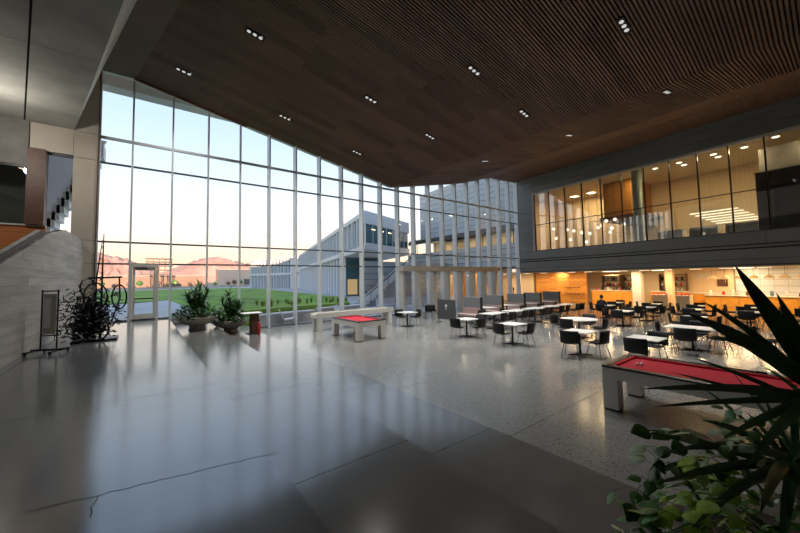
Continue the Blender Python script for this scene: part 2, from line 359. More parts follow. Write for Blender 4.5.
# timber-slatted ceiling end closure above the glass head
def zg(x):
    if x < -0.47: return 11.63
    if x < 13.72: return zF2(x, YE)
    if x < 20.83: return zF2(13.72, YE)+(10.33-zF2(13.72, YE))*(x-13.72)/(20.83-13.72)
    if x < 24.84: return 10.33+(11.49-10.33)*(x-20.83)/4.01
    return 11.49+0.26*(x-24.84)/4.04
hp = [-1.58, -0.47, 13.72, 20.83, 24.84, 29.4]
for a, b in zip(hp, hp[1:]):
    struct(MB().prism([(a, YE+0.02, zg(a)+0.02), (b, YE+0.02, zg(b)+0.02), (b, YE+0.02, 13.0), (a, YE+0.02, 13.0)], (0, 0.25, 0)).build('wall_head', 'white_paint'))
struct(MB().box(-3.0, 4.6, 19.95, 20.7, 11.62, 12.6).build('trim_1', 'white_paint'))
struct(MB().box(-3.0, 4.6, 18.97, 20.0, 12.5, 12.6).build('trim_2', 'white_paint'))

# ---- great glass wall
W1 = struct(empty('window_1', (0, YG, 0)))
XS = [-1.565] + [X0+DX*k for k in range(20)] + [28.80]
def zbase(x):
    return ZU if x < XE1-0.02 else ZT2 if x < XE2-0.02 else ZT3 if x < XE3-0.02 else ZL
for i, x in enumerate(XS):
    h = 0.034 if x < 9 else 0.045
    dpt = 0.12 if x < 4 else 0.20; out = 0.10 if x < 4 else 0.26
    MB().hexa([(x-h, -dpt, zbase(x)), (x+h, -dpt, zbase(x)), (x+h, out, zbase(x)), (x-h, out, zbase(x))],
              [(x-h, -dpt, zg(x-h)), (x+h, -dpt, zg(x+h)), (x+h, out, zg(x+h)), (x-h, out, zg(x-h))]).build('mullion', 'aluminium', W1)
TZ = [(8.71, 0.055), (7.615, 0.032), (4.244, 0.034), (3.311, 0.034)]
for z, h in TZ:
    x1 = XS[-1]
    segs = [(XS[0], 13.9), (13.9, x1)]
    if z > 8.6: segs = [(XS[0], 12.9 if False else 14.0), (14.0, x1)]
    for a, b in segs:
        MB().box(a, b, -0.07, 0.05, z-h, z+h).build('transom', 'aluminium_dark' if z < 8 else 'aluminium', W1)
for a, b in ((XS[0], XE1), (XE1, XE2), (XE2, XE3), (XE3, 14.0), (24.5, XS[-1])):
    z = zbase((a+b)/2); MB().box(a, b, -0.06, 0.05, z, z+0.06).build('sill', 'aluminium_dark', W1)
rows = [(None, 3.311), (3.311, 4.244), (4.244, 7.615), (7.615, 8.71), (8.71, None)]
for i in range(len(XS)-1):
    a, b = XS[i]+0.04, XS[i+1]-0.04
    for r, (z0, z1) in enumerate(rows):
        if r == 0 and i == 1: continue          # the door bay
        lo = (zbase(a), zbase(b)) if z0 is None else (z0, z0)
        lo = (max(lo), max(lo)) if z0 is None else lo
        hi = (zg(a)-0.01, zg(b)-0.01) if z1 is None else (min(z1, zg(a)), min(z1, zg(b)))
        if hi[0]-lo[0] < 0.05 and hi[1]-lo[1] < 0.05: continue
        MB().prism([(a, -0.012, lo[0]), (b, -0.012, lo[1]), (b, -0.012, hi[1]), (a, -0.012, hi[0])], (0, 0.012, 0)).build('pane', 'pane_clear', W1)
# ---- glazed door in the left bay
D1 = struct(empty('door_1', (X0, YG, ZU)))
for x in (0.05, 0.98):
    MB().box(x-0.05, x+0.05, -0.10, 0.06, 0, 2.47).build('jamb', 'white_trim', D1)
MB().box(0.10, 0.93, -0.10, 0.06, 2.36, 2.47).build('head', 'white_trim', D1)
leafd = MB()
for q in ((0.11, 0.20, 0, 2.35), (0.84, 0.92, 0, 2.35)): leafd.box(q[0], q[1], -0.06, 0.0, q[2]+0.01, q[3])
leafd.box(0.20, 0.84, -0.06, 0.0, 0.01, 0.28); leafd.box(0.20, 0.84, -0.06, 0.0, 2.20, 2.35)
lf = leafd.build('door_leaf', 'white_trim', D1)
MB().box(0.20, 0.84, -0.035, -0.025, 0.28, 2.20).build('door_pane', 'pane_clear', lf)
MB().box(0.18, 0.86, -0.14, -0.10, 0.92, 0.98).build('push_bar', 'chrome', lf)
MB().box(0.20, 0.62, -0.12, -0.06, 2.24, 2.32).build('door_closer', 'aluminium_dark', lf)
MB().box(1.03, 1.42, -0.035, -0.025, 0.02, 2.45).build('side_pane', 'pane_clear', D1)
# ---- entrance portal standing in front of the lower glass
portal = thing('entrance_portal', 'pale metal portal with square posts around the glass entrance doors', 'entrance', (14.2, 18.1, 0))
for k in range(8):
    x = X0+DX*(10+k)-14.2
    MB().box(x-0.09, x+0.09, -0.05, 0.45, 0, 3.0).build('post', 'portal_metal', portal)
    if k < 7: MB().box(x+0.10, x+DX-0.10, 0.20, 0.215, 0.02, 2.98).build('door_pane', 'pane_clear', portal)
MB().box(-0.25, 10.45, -0.25, 0.50, 3.0, 3.34).build('header', 'portal_metal', portal)
MB().box(-0.25, 10.45, -0.20, 0.45, 2.985, 3.0).build('soffit', 'beige_panel', portal)

# ---- left side: column, window bay, stair parapet, timber wall
wl = struct(empty('wall_left'))
def clip(poly, ax, lo, hi):
    for sgn, lim in ((1, lo), (-1, -hi)):
        out = []
        for i, p in enumerate(poly):
            q = poly[(i+1) % len(poly)]; a = sgn*p[ax]-lim; b = sgn*q[ax]-lim
            if a >= 0: out.append(p)
            if (a >= 0) != (b >= 0):
                t = a/(a-b); out.append(tuple(p[j]+(q[j]-p[j])*t for j in range(2)))
        poly = out
        if len(poly) < 3: return []
    return poly
def xw(y): return -2.20+(y-9.4)*0.031
prof = [(2.6, ZU), (18.55, ZU), (18.55, 4.05), (17.69, 4.24), (15.09, 4.22), (13.15, 3.83), (9.4, 2.73), (3.2, 0.95)]
zc_ = ZU; k = 0
while zc_ < 4.3:
    offs = (k*1.63) % 4.4
    for y0 in [2.6-offs+4.4*j for j in range(5)]:
        p = clip(clip(prof, 1, zc_+0.002, zc_+0.200-0.002), 0, y0+0.002, y0+4.4-0.002)
        if len(p) >= 3:
            dd = rs.uniform(0, 0.006)
            MB().prism([(xw(y)-dd, y, z) for y, z in p], (-0.09, 0, 0)).build('board', 'board_concrete' if rs.random() < .6 else 'board_concrete_b', wl)
    zc_ += 0.200; k += 1
MB().prism([(xw(y)-0.03, y, min(z, 4.22)) for y, z in prof], (-0.17, 0, 0)).build('core', 'joint_dark', wl)
MB().box(-2.20, -2.15, 11.90, 11.98, 2.55, 2.68).build('switch_plate', 'white_paint', wl)
prof2 = [(2.6, ZU), (18.5, ZU), (18.5, 4.40), (16.75, 4.37), (12.5, 3.18), (4.0, 0.9)]
struct(MB().prism([(-2.85, y, z) for y, z in prof2], (-0.12, 0, 0)).build('wall_parapet', 'parapet_cap'))
# timber wall behind the stair
tw = struct(empty('wall_timber'))
for k in range(13):
    z0 = ZU+0.30*k
    MB().box(-9.0, -3.02, 18.45, 18.55, z0+0.003, min(z0+0.297, 4.70)).build('plank', 'orange_wood', tw)
MB().box(-9.0, -3.02, 18.40, 18.60, 4.70, 4.76).build('sill', 'white_trim', tw)
MB().box(-3.56, -3.06, 18.30, 18.70, 4.76, 7.68).build('wood_jamb', 'dark_wood', tw)
w4 = struct(empty('window_2', (-9.0, 18.5, 4.76)))
for k in range(4):
    MB().box(1.36*k, 1.36*k+0.05, -0.06, 0.06, 0, 2.15).build('mullion', 'aluminium_dark', w4)
    MB().box(1.36*k+0.05, 1.36*(k+1), -0.01, 0.0, 0, 2.15).build('pane', 'pane_mezz', w4)
MB().box(0, 5.45, -0.07, 0.07, 2.15, 2.25).build('head_rail', 'black_metal', w4)
struct(MB().box(-9.0, -3.56, 18.42, 18.6, 7.01, 8.73).build('wall_bulkhead', 'parapet_cap'))
rm = struct(empty('wall_office'))
MB().box(-9.0, -3.56, 20.3, 20.4, 4.7, 8.8).build('back', 'parapet_cap', rm); MB().box(-9.0, -3.56, 18.6, 20.4, 4.6, 4.7).build('slab', 'raw_concrete', rm)
MB().box(-9.0, -3.45, 18.6, 20.4, 8.73, 8.9).build('roof', 'raw_concrete', rm); MB().box(-3.56, -3.40, 18.72, 20.4, 4.7, 8.8).build('side', 'parapet_cap', rm); MB().box(-9.1, -9.0, 18.6, 20.4, 4.7, 8.8).build('side', 'parapet_cap', rm)
# window bay and its beige head
w3 = struct(empty('window_3', (0, YG, 0)))
MB().box(-3.10, -2.27, -0.012, 0, 4.2, 7.62).build('pane', 'pane_clear', w3)
for q in ((-3.12, -3.06, 4.2, 7.66), (-2.33, -2.27, 4.2, 7.66)): MB().box(q[0], q[1], -0.08, 0.05, q[2], q[3]).build('jamb', 'dark_wood' if q[0] < -3 else 'aluminium_dark', w3)
MB().box(-3.12, -2.27, -0.08, 0.05, 7.60, 7.68).build('head', 'aluminium_dark', w3)
struct(MB().box(-3.54, -2.34, 18.50, 18.85, 7.68, 8.73).build('wall_header', 'beige_panel'))
col = struct(empty('wall_column'))
zz = [ZU, 3.31, 4.26, 7.62, 8.70]
for a, b in zip(zz, zz[1:]):
    MB().box(-2.33, -1.60, 18.50, 18.90, a+0.008, b-0.008).build('panel', 'beige_panel', col)
MB().prism([(-2.33, 18.5, 8.708), (-1.60, 18.5, 8.708), (-1.60, 18.5, 11.5), (-2.33, 18.5, 8.85)], (0, 0.4, 0)).build('panel', 'beige_panel', col)
MB().box(-2.30, -1.62, 18.55, 18.85, ZU, 8.75).build('core', 'joint_dark', col)
MB().box(-1.60, -1.57, 18.45, 18.80, ZU, 11.4).build('edge_strip', 'dark_wood', col)
MB().box(-3.0, -1.6, 18.62, 18.72, ZU, 4.2).build('lower_panel', 'beige_panel', col)

# ---- right wall: mezzanine front (runs along a line turned 4.9 degrees)
MA = radians(4.914)
RZ_M = pi/2-MA             # local +x runs along the wall, away from the camera; local -y faces into the hall? (see below)
# local frame: origin at the corner with the glass wall, local x = distance along the wall towards the camera, local y = into the building
WM = Matrix.Rotation(-pi/2-MA, 4, 'Z')
def m_empty(name, z=0.0):
    o = empty(name, (28.88, YG, z)); o.rotation_euler = (0, 0, -pi/2-MA); return o
def mw(x, y, z):     # local -> world
    v = WM @ Vector((x, y, 0)); return (28.88+v.x, YG+v.y, z)
LM = 24.8
wr = struct(m_empty('wall_right'))
def course(z0, z1, st, step=3.4, x0=0.0, x1=LM, y0=-0.06, th=0.10, name='panel', m=('grey_panel', 'grey_panel_b'), par=None):
    x = x0-st
    while x < x1:
        a, b = max(x, x0), min(x+step, x1)
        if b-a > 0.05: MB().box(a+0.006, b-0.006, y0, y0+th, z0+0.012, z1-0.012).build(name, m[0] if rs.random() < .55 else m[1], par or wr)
        x += step
for i, (a, b) in enumerate(((2.94, 3.26), (3.26, 3.84), (3.90, 4.06), (4.10, 4.80))): course(a, b, (i*1.3) % 3.4, x0=-2.4 if False else 0.0)
for i in range(3): course(10.19+0.56*i, 10.19+0.56*(i+1), (i*1.7) % 3.4)
MB().box(0, LM, 0.05, 0.25, 2.94, 4.80).build('core', 'joint_dark', wr)
MB().box(0, LM, 0.05, 0.25, 10.19, 11.9).build('core', 'joint_dark', wr)
for i in range(9): course(4.80+0.6*i, 4.80+0.6*(i+1), 0, x0=0.0, x1=1.75)
MB().box(0, 1.75, 0.05, 0.25, 4.80, 10.19).build('core', 'joint_dark', wr)
MB().box(0, LM, -0.06, 0.5, 2.86, 2.94).build('soffit_edge', 'aluminium_dark', wr)
# mezzanine glazing: local x = (18.72 - Y)/cos
wm = struct(m_empty('window_4'))
MB().box(1.75, LM, -0.10, 0.20, 10.04, 10.19).build('head_trim', 'white_trim', wm)
MB().box(1.75, LM, -0.04, 0.06, 4.78, 4.86).build('sill', 'aluminium_dark', wm)
MB().box(1.75, 1.95, -0.08, 0.20, 4.80, 10.10).build('end_jamb', 'beige_panel', wm)
ys = [16.9, 15.55, 14.1, 12.65, 11.15, 9.24+0.45, 9.24-0.0, 7.85, 6.40, 4.95, 3.48, 2.0, 0.55, -0.9, -2.4, -3.9, -5.4]
ys = [16.75-1.467*k for k in range(16)]
ly = [(YG-y)/cos(MA) for y in ys]
for i, x in enumerate(ly):
    MB().box(x-0.03, x+0.03, -0.05, 0.08, 4.82, 10.04).build('mullion', 'black_metal', wm)
    if i:
        a = ly[i-1]
        MB().box(a+0.03, x-0.03, -0.006, 0.006, 4.86, 7.155).build('pane', 'pane_mezz', wm)
        MB().box(a+0.03, x-0.03, -0.006, 0.006, 7.205, 10.04).build('pane', 'pane_mezz', wm)
MB().box(ly[0], ly[-1], -0.03, 0.05, 7.155, 7.205).build('transom', 'black_metal', wm)
# mezzanine room behind the glazing
mz = struct(m_empty('wall_mezzanine'))
MB().box(-6.0, LM, 0.3, 8.6, 4.45, 4.72).build('slab', 'raw_concrete', mz)
MB().box(0, LM, 0.25, 8.6, 10.19, 10.4).build('ceiling_panel', 'cream_wall', mz)
MB().box(0, LM, 6.4, 6.6, 4.72, 10.19).build('back', 'cream_wall', mz)
MB().box(0.0, 0.15, 0.25, 6.4, 4.72, 10.19).build('side', 'cream_wall', mz)
MB().box(LM-0.15, LM, 0.25, 6.4, 4.72, 10.19).build('side', 'cream_wall', mz)
MB().box(6.8, 8.9, 2.6, 6.3, 7.3, 10.17).build('wood_bulkhead', 'warm_slat_b', mz)
MB().box(6.5, 9.6, 2.4, 6.35, 7.05, 7.3).build('dark_soffit', 'dark_wood', mz)
mc = struct(m_empty('column_mezzanine'))
MB().lathe([(0.32, 4.72), (0.32, 10.19)], 24, (10.0, 0.95, 0)).build('shaft', 'glass_tint_column', mc, True); MB().lathe([(0.36, 4.72), (0.36, 4.85)], 24, (10.0, 0.95, 0)).build('collar', 'glass_tint_column', mc)
# ---- cafe under the mezzanine
cf = struct(m_empty('wall_cafe'))
MB().box(-5.0, LM, 0.0, 7.6, 2.80, 2.93).build('ceiling_panel', 'cafe_cream', cf)
MB().box(-0.2, LM, 6.8, 7.0, 0, 2.80).build('back', 'cafe_cream', cf)
MB().box(-5.0, -0.2, 2.2, 2.4, 0, 2.80).build('back', 'cafe_cream', cf)
MB().box(-0.2, 0.0, 2.2, 6.8, 0, 2.80).build('side', 'cafe_cream', cf)
MB().box(-5.2, -5.0, 0.0, 2.4, 0, 2.80).build('side', 'cafe_cream', cf)
MB().box(LM-0.2, LM, 0, 6.8, 0, 2.80).build('side', 'cafe_cream', cf)
# ================================================================ OUTSIDE
gz = 0.80
struct(MB().box(-3000, 3000, 70, 6000, -0.9, -0.5).build('ground_far', 'dry_ground'))
struct(MB().box(-60, 80, 18.8, 175, -0.9, -0.02).build('ground_plaza', 'plaza_concrete'))
lawn = MB()
def zl(y): return 0.80-max(0, y-24)*0.006
LP = [(2.9, 20.6), (3.9, 20.0), (7.6, 20.9), (11.6, 21.0), (15.0, 28.5), (19.0, 48.0), (26.0, 90.0), (31.0, 150.0), (-40.0, 150.0), (-40, 46.0), (-9.0, 40.0), (2.2, 42.5), (0.6, 30.0)]
LP = [(2.6, 20.9), (4.6, 20.0), (8.0, 20.8), (11.6, 21.0), (15.0, 28.5), (18.0, 46.0), (27.0, 100.0), (30.0, 150.0), (-40.0, 150.0), (-40, 44.0), (-9.0, 37.0), (-0.6, 38.0), (2.2, 42.9), (2.4, 30.0)]
LPs = [(x, y, zl(y)+0.06) for x, y in LP]
struct(MB().hexa([(x, y, -0.3) for x, y, z in LPs], LPs).build('ground_lawn', 'grass_lawn'))
struct(MB().hexa([(-40, 18.85, -0.3), (XE1, 18.85, -0.3), (3.2, 20.4, -0.3), (16, 32, -0.3), (20, 50, -0.3), (30, 150, -0.3), (-40, 150, -0.3)],
                 [(-40, 18.85, 0.83), (XE1, 18.85, 0.83), (3.2, 20.4, 0.82), (16, 32, zl(32)), (20, 50, zl(50)), (30, 150, zl(150)), (-40, 150, zl(150))]).build('ground_terrace', 'plaza_concrete'))
# seat walls at the edge of the lawn
def seatwall(pts, z0, z1, label):
    m = MB(); a, b = Vector(pts[0]), Vector(pts[1]); d = (b-a).normalized(); n = Vector((-d.y, d.x))*0.22
    m.hexa([(*(a-n), z0), (*(b-n), z0), (*(b+n), z0), (*(a+n), z0)], [(*(a-n), z1-0.08), (*(b-n), z1-0.08), (*(b+n), z1-0.08), (*(a+n), z1-0.08)])
    c = a; t = thing('seat_wall', label, 'seat wall', (a.x, a.y, z0))
    o = m.build('wall_block', 'plaza_concrete', t); o.location = (-a.x, -a.y, -z0)
    m2 = MB(); n2 = n*1.15
    m2.hexa([(*(a-n2), z1-0.08), (*(b-n2), z1-0.08), (*(b+n2), z1-0.08), (*(a+n2), z1-0.08)], [(*(a-n2), z1), (*(b-n2), z1), (*(b+n2), z1), (*(a+n2), z1)])
    o = m2.build('coping', 'facade_white', t); o.location = (-a.x, -a.y, -z0)
seatwall([(5.0, 19.7), (8.6, 20.3)], -0.02, 0.62, 'low concrete seat wall outside the glass, nearest the planters')
seatwall([(8.9, 20.4), (12.6, 20.9)], -0.02, 0.70, 'low concrete seat wall outside, behind the shuffleboard table')
for x0, lab in ((14.8, 'left'), (17.0, 'middle'), (19.2, 'right')):
    t = thing('bench', 'white outdoor bench beyond the entrance doors, %s of three' % lab, 'bench', (x0, 22.2, -0.02), 0, 'white benches outside the entrance')
    MB().box(0, 1.8, -0.3, 0.3, 0.36, 0.46).build('seat', 'facade_white', t); MB().box(0, 1.8, 0.24, 0.32, 0.46, 0.95).build('backrest', 'facade_white', t)
    for x in (0.1, 1.6): MB().box(x, x+0.1, -0.26, 0.28, 0, 0.36).build('leg', 'facade_white', t)
# outdoor lounge chairs
def lounge(loc, rz, label):
    t = thing('lounge_chair', label, 'chair', loc, rz, 'outdoor lounge chairs beyond the glass')
    MB().hexa([(-0.3, -0.4, 0.34), (0.3, -0.4, 0.34), (0.3, 0.3, 0.26), (-0.3, 0.3, 0.26)], [(-0.3, -0.4, 0.39), (0.3, -0.4, 0.39), (0.3, 0.3, 0.31), (-0.3, 0.3, 0.31)]).build('seat', 'facade_white', t)
    MB().hexa([(-0.3, 0.24, 0.28), (0.3, 0.24, 0.28), (0.3, 0.30, 0.28), (-0.3, 0.30, 0.28)], [(-0.3, 0.55, 0.85), (0.3, 0.55, 0.85), (0.3, 0.60, 0.85), (-0.3, 0.60, 0.85)]).build('backrest', 'facade_white', t)
    for x in (-0.27, 0.27):
        for y in (-0.35, 0.27): MB().tube([(x, y, 0), (x*0.9, y*0.9, 0.30)], 0.02, 6).build('leg', 'facade_white', t)
lounge((5.0+1.7, 19.18, -0.02), 1.3, 'white outdoor lounge chair left of the shuffleboard, seen through the glass')
lounge((10.3, 19.6, -0.02), 0.5, 'white outdoor lounge chair behind the shuffleboard, seen through the glass')
# tufts of ornamental grass along the lawn edge
for k in range(22):
    x = 6.0+rs.uniform(0, 6.5); y = 21.6+rs.uniform(0, 3.2); m = MB()
    for j in range(26):
        a = rs.uniform(0, 6.28); r = rs.uniform(0.08, 0.26); h = rs.uniform(0.2, 0.45); wv = Vector((-sin(a), cos(a), 0))*0.012
        p0 = Vector((rs.uniform(-.05, .05), rs.uniform(-.05, .05), 0)); p1 = p0+Vector((cos(a)*r*.4, sin(a)*r*.4, h*.7)); p2 = p0+Vector((cos(a)*r, sin(a)*r, h))
        m.add([p0-wv, p0+wv, p1+wv, p1-wv, p2], [(0, 1, 2, 3), (3, 2, 4)])
    o = m.build('grass_tuft', 'lawn_tuft', None, loc=(x, y, zl(y)+0.05)); tag(o, 'small yellow-green tuft of ornamental grass on the lawn edge', 'grass tuft', 'ornamental grass tufts on the lawn edge')

# ---- white finned building, near range
P = Vector((20.2, 33.0)); dr = Vector((sin(radians(15)), cos(radians(15)))); ang = atan2(dr.y, dr.x)
B1 = thing('office_building', 'white finned office building with a raised end, beyond the lawn', 'building', (P.x, P.y, -0.05), ang)
L = 75.0
Qw = Vector((30.3, 37.3)); S_ = P+dr*L; R_ = S_+Vector((12.0, -3.2))
_iv = Matrix.Rotation(-ang, 2)
def loc2(v): q = _iv @ (Vector(v)-P); return (q.x, q.y)
FP = [loc2(q) for q in (P, Qw, R_, S_)]
def vol(name, z0, z1, m, par): 
    FPi = [(x, y) for x, y in FP]; MB().hexa([(x, y, z0) for x, y in FPi], [(x, y, z1) for x, y in FPi]).build(name, m, par)
def inset(d): return [(FP[0][0]+d, FP[0][1]-d), (FP[1][0]+d, FP[1][1]), (FP[2][0], FP[2][1]), (FP[3][0], FP[3][1]-d)]
def vol2(name, d, z0, z1, m, par): f_ = inset(d); MB().hexa([(x, y, z0) for x, y in f_], [(x, y, z1) for x, y in f_]).build(name, m, par)
vol2('upper_wall', 0.35, 6.5, 10.0, 'facade_white', B1)
MB().box(13.0, L, -6.5, -0.8, 0, 5.9).build('lower_wall', 'facade_white', B1)
vol('parapet', 10.0, 10.55, 'facade_white', B1)
vol('floor_band', 5.9, 6.5, 'facade_white', B1)
gp = MB().box(0, 1.5, -0.02, 0.0, 0, 3.4).mesh('pane', 'facade_glass'); fn = MB().box(-0.13, 0.13, -0.35, 0.05, 0, 3.5).mesh('fin', 'facade_white')
gp2 = MB().box(0, 1.0, -0.02, 0.0, 0, 4.9).mesh('pane', 'facade_glass'); fn2 = MB().box(-0.2, 0.2, -0.5, 0.05, 0, 5.9).mesh('fin', 'facade_white')
for k in range(30):
    x = 1.2+2.45*k
    obj('pane', gp, B1, (x, -0.33, 6.55)); obj('fin', fn, B1, (x+1.9, 0, 6.5)); obj('fin', fn, B1, (x-0.4, 0, 6.5))
for k in range(25):
    x = 14.0+2.45*k
    obj('pane', gp2, B1, (x+0.9, -0.78, 0.5)); obj('fin', fn2, B1, (x, -0.3, 0)); obj('fin', fn2, B1, (x+0.5, -0.3, 0))
MB().box(12.9, 13.0, -6.4, -0.9, 0, 5.9).build('end_glass', 'teal_glass', B1)
for k in range(3): MB().box(12.85, 12.9, -6.2+1.8*k, -4.7+1.8*k, 0.3, 2.6).build('lit_pane', 'window_lit', B1)
# ---- glazed bridge end of the same building
Q = Vector((30.3, 37.3)); d2 = (Q-P).normalized(); an2 = atan2(d2.y, d2.x); L2 = (Q-P).length
B2 = empty('bridge_front', (0, 0, 6.05), an2-ang); B2.parent = B1
MB().box(0, L2, -0.08, 0.3, 0.0, 0.75).build('base_band', 'facade_white', B2)
MB().box(0, L2, -0.08, 0.3, 3.0, 4.5).build('parapet', 'facade_white', B2)
MB().box(0.3, L2, 0.2, 0.3, 0.75, 3.0).build('core', 'teal_glass', B2)
for k in range(6): MB().box(0.25+1.55*k, 1.72+1.55*k, 0.02, 0.06, 0.78, 2.97).build('pane', 'teal_glass', B2)
for k in range(7): MB().box(0.17+1.55*k, 0.23+1.55*k, -0.06, 0.1, 0.75, 3.0).build('mullion', 'aluminium', B2)
for k in range(4): MB().box(1.5+1.9*k, 2.3+1.9*k, -0.02, 0.0, 2.4, 2.52).build('ceiling_light', 'lamp_line', B2)
# ---- far range of the white building
P2 = Vector((40.0, 113.0)); Q2 = Vector((31.8, 136.0)); d3 = (Q2-P2).normalized(); L3 = (Q2-P2).length
B3 = thing('office_block', 'long low white office block with dark strip windows beyond the lawn', 'building', (P2.x, P2.y, -0.5), atan2(d3.y, d3.x))
MB().box(0, L3, -20, -0.5, 0, 10.6).build('wall', 'facade_white', B3); MB().box(-0.3, L3+0.3, -20, 0.2, 10.6, 11.3).build('parapet', 'facade_white', B3); MB().box(0, L3, -20, 0.2, 5.1, 5.8).build('floor_band', 'facade_white', B3)
gp3 = MB().box(0, 1.0, -0.05, 0.0, 0, 4.2).mesh('pane', 'facade_glass'); fn3 = MB().box(-0.14, 0.14, -0.5, 0.15, 0, 4.8).mesh('fin', 'facade_white')
for k in range(13):
    for z in (0.5, 5.9): obj('pane', gp3, B3, (0.5+1.85*k, -0.45, z)); obj('fin', fn3, B3, (0.2+1.85*k, 0, z-0.3))
# ---- grey wing of this building, continuing the mezzanine wall line outdoors
wg = thing('grey_wing', 'grey panelled wing of the hall with a lit ribbon window, seen through glass', 'building', (28.88, YG, 0))
wg.rotation_euler = (0, 0, -pi/2-MA)
for i in range(10):
    x = -15.9-0.0
    st = (i*1.1) % 3.2
    xx = -15.9-st
    while xx < -0.3:
        a, b = max(xx, -15.9), min(xx+3.2, -0.3)
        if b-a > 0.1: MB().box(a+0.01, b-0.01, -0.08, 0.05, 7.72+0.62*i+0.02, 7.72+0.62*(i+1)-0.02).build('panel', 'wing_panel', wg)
        xx += 3.2
MB().box(-15.9, -0.3, 0.06, 9, 7.72, 13.92).build('core', 'joint_dark', wg)
MB().box(-19, -0.3, -0.1, 9, 3.5, 5.86).build('floor_band', 'wing_panel', wg)
for z in (4.1, 4.7, 5.3): MB().box(-19, -0.3, -0.13, -0.1, z, z+0.05).build('groove_rail', 'joint_dark', wg)
MB().box(-19, -0.3, 0.0, 0.2, 7.25, 7.72).build('ribbon_head', 'aluminium_dark', wg)
MB().box(-19, -0.3, 0.2, 9, 7.72, 7.9).build('ribbon_ceiling', 'cafe_cream', wg)
MB().box(-19, -0.3, 4.6, 4.8, 5.86, 7.72).build('ribbon_back', 'cream_wall', wg)
for k in range(9): MB().box(-19.0+2.05*k, -17.0+2.05*k, 0.08, 0.10, 5.9, 7.25).build('pane', 'pane_clear', wg); MB().box(-16.99+2.05*k, -16.95+2.05*k, 0.05, 0.13, 5.86, 7.25).build('mullion', 'aluminium_dark', wg)
for k in range(5):
    MB().box(-18+3.6*k, -16.8+3.6*k, 1.5, 1.8, 7.68, 7.71).build('strip_lamp', 'lamp_line', wg)
for k in range(3): area('ribbon_light', (-16+6*k, 2.0, 7.6), 2.5, 80, (1, 0.82, 0.55), wg)
# ground floor of the wing: glazed lobby with warm light
MB().box(-19, -5.4, 5.0, 5.2, 0, 3.5).build('lobby_back', 'cream_wall', wg)
for k in range(7):
    x = -18.9+2.0*k
    MB().box(x, x+0.12, 0.0, 0.25, 0, 3.5).build('lobby_post', 'aluminium_dark', wg)
    if k < 7: MB().box(x+0.12, x+2.0, 0.1, 0.12, 0.05, 3.4).build('lobby_pane', 'pane_clear', wg)
for k in range(4): MB().box(-18+3.2*k, -16.6+3.2*k, 2.4, 4.9, 0, 2.9).build('lobby_panel', ('warm_slat', 'cafe_cream', 'warm_slat_b', 'warm_slat')[k], wg)
for k in range(3): area('lobby_light', (-17+4.5*k, 1.6, 3.4), 2.0, 90, (1, 0.78, 0.48), wg)
# ---- outdoor stair and grey terrace wall between the buildings
ts = thing('outdoor_stair', 'grey outdoor staircase with dark handrail between the two buildings', 'staircase', (16.2, 26.2, -0.02))
for k in range(16):
    MB().box(0.36*k, 0.36*k+0.40, 0, 2.2, 0, 0.26*(k+1)).build('step', 'plaza_concrete', ts)
MB().hexa([(-0.1, -0.08, 0.9), (5.9, -0.08, 5.0), (5.9, -0.02, 5.0), (-0.1, -0.02, 0.9)], [(-0.1, -0.08, 1.0), (5.9, -0.08, 5.1), (5.9, -0.02, 5.1), (-0.1, -0.02, 1.0)]).build('handrail', 'aluminium_dark', ts)
for k in range(6): MB().box(0.4+1.0*k, 0.44+1.0*k, -0.07, -0.03, 0.26+0.72*k, 1.25+0.69*k).build('baluster', 'aluminium_dark', ts)
tw2 = thing('terrace_wall', 'grey horizontally lined terrace wall behind the outdoor stair', 'wall', (17.4, 28.6, -0.02))
for i in range(7): MB().box(0, 11.8, 0.0, 0.5, 0.62*i+0.02, 0.62*(i+1)-0.02).build('board_course', 'wing_panel', tw2)
MB().box(0.02, 11.78, 0.03, 0.47, 0, 4.3).build('core', 'joint_dark', tw2)
# ---- white stair seen through the small left window
es = thing('exterior_stair', 'white exterior stair flight seen through the small left window', 'staircase', (-3.9, 21.0, 0.8))
for k in range(13):
    MB().box(0.14*k+0.35, 0.14*k+0.60, 0, 1.2, 3.9+0.32*k, 3.9+0.32*k+0.7).build('step', 'stair_white', es)
MB().prism([(0.1, 1.2, 3.9), (2.3, 1.2, 8.9), (-1.2, 1.2, 9.2), (-1.2, 1.2, 3.9)], (0, 0.15, 0)).build('side_wall', 'stair_white', es)
MB().box(-1.2, 0.6, 0.2, 1.4, 0, 3.95).build('support_wall', 'stair_white', es)
# ---- steel frame under construction, and distant low buildings
sf = thing('steel_frame', 'unfinished steel frame of a building rising behind the lawn', 'building frame', (2.0, 300, -0.5))
for k in range(5):
    for j in range(2): MB().box(3.6*k, 3.6*k+0.5, 8*j, 8*j+0.5, 0, 21).build('steel_post', 'far_tan', sf)
for z in (9.5, 12.5, 15.5, 18.5, 20.8): MB().box(-0.8, 15.6, -0.3, 9, z, z+0.5).build('floor_deck', 'far_tan', sf)
def lowb(name, lab, x0, x1, y, h, m, win=0, d=14):
    t = thing(name, lab, 'building', (x0, y, -0.5))
    MB().box(0, x1-x0, 0, d, 0, h).build('wall', m, t); MB().box(-0.4, x1-x0+0.4, -0.4, d, h, h+0.7).build('roof', 'raw_concrete', t)
    for k in range(win):
        s_ = (x1-x0)/win; MB().box(s_*(k+0.2), s_*(k+0.8), -0.06, 0, h*0.35, h*0.8).build('window', 'facade_glass', t)
lowb('warehouse', 'long low tan building on the horizon behind the steel frame', -40, 42, 330, 8.5, 'far_tan', 0)
lowb('distant_office', 'blue-grey glass building on the horizon between the planters', 66, 102, 420, 17, 'facade_glass', 0)
lowb('distant_house', 'small tan building at the far right edge of the lawn', 84, 110, 330, 9, 'far_tan', 0)
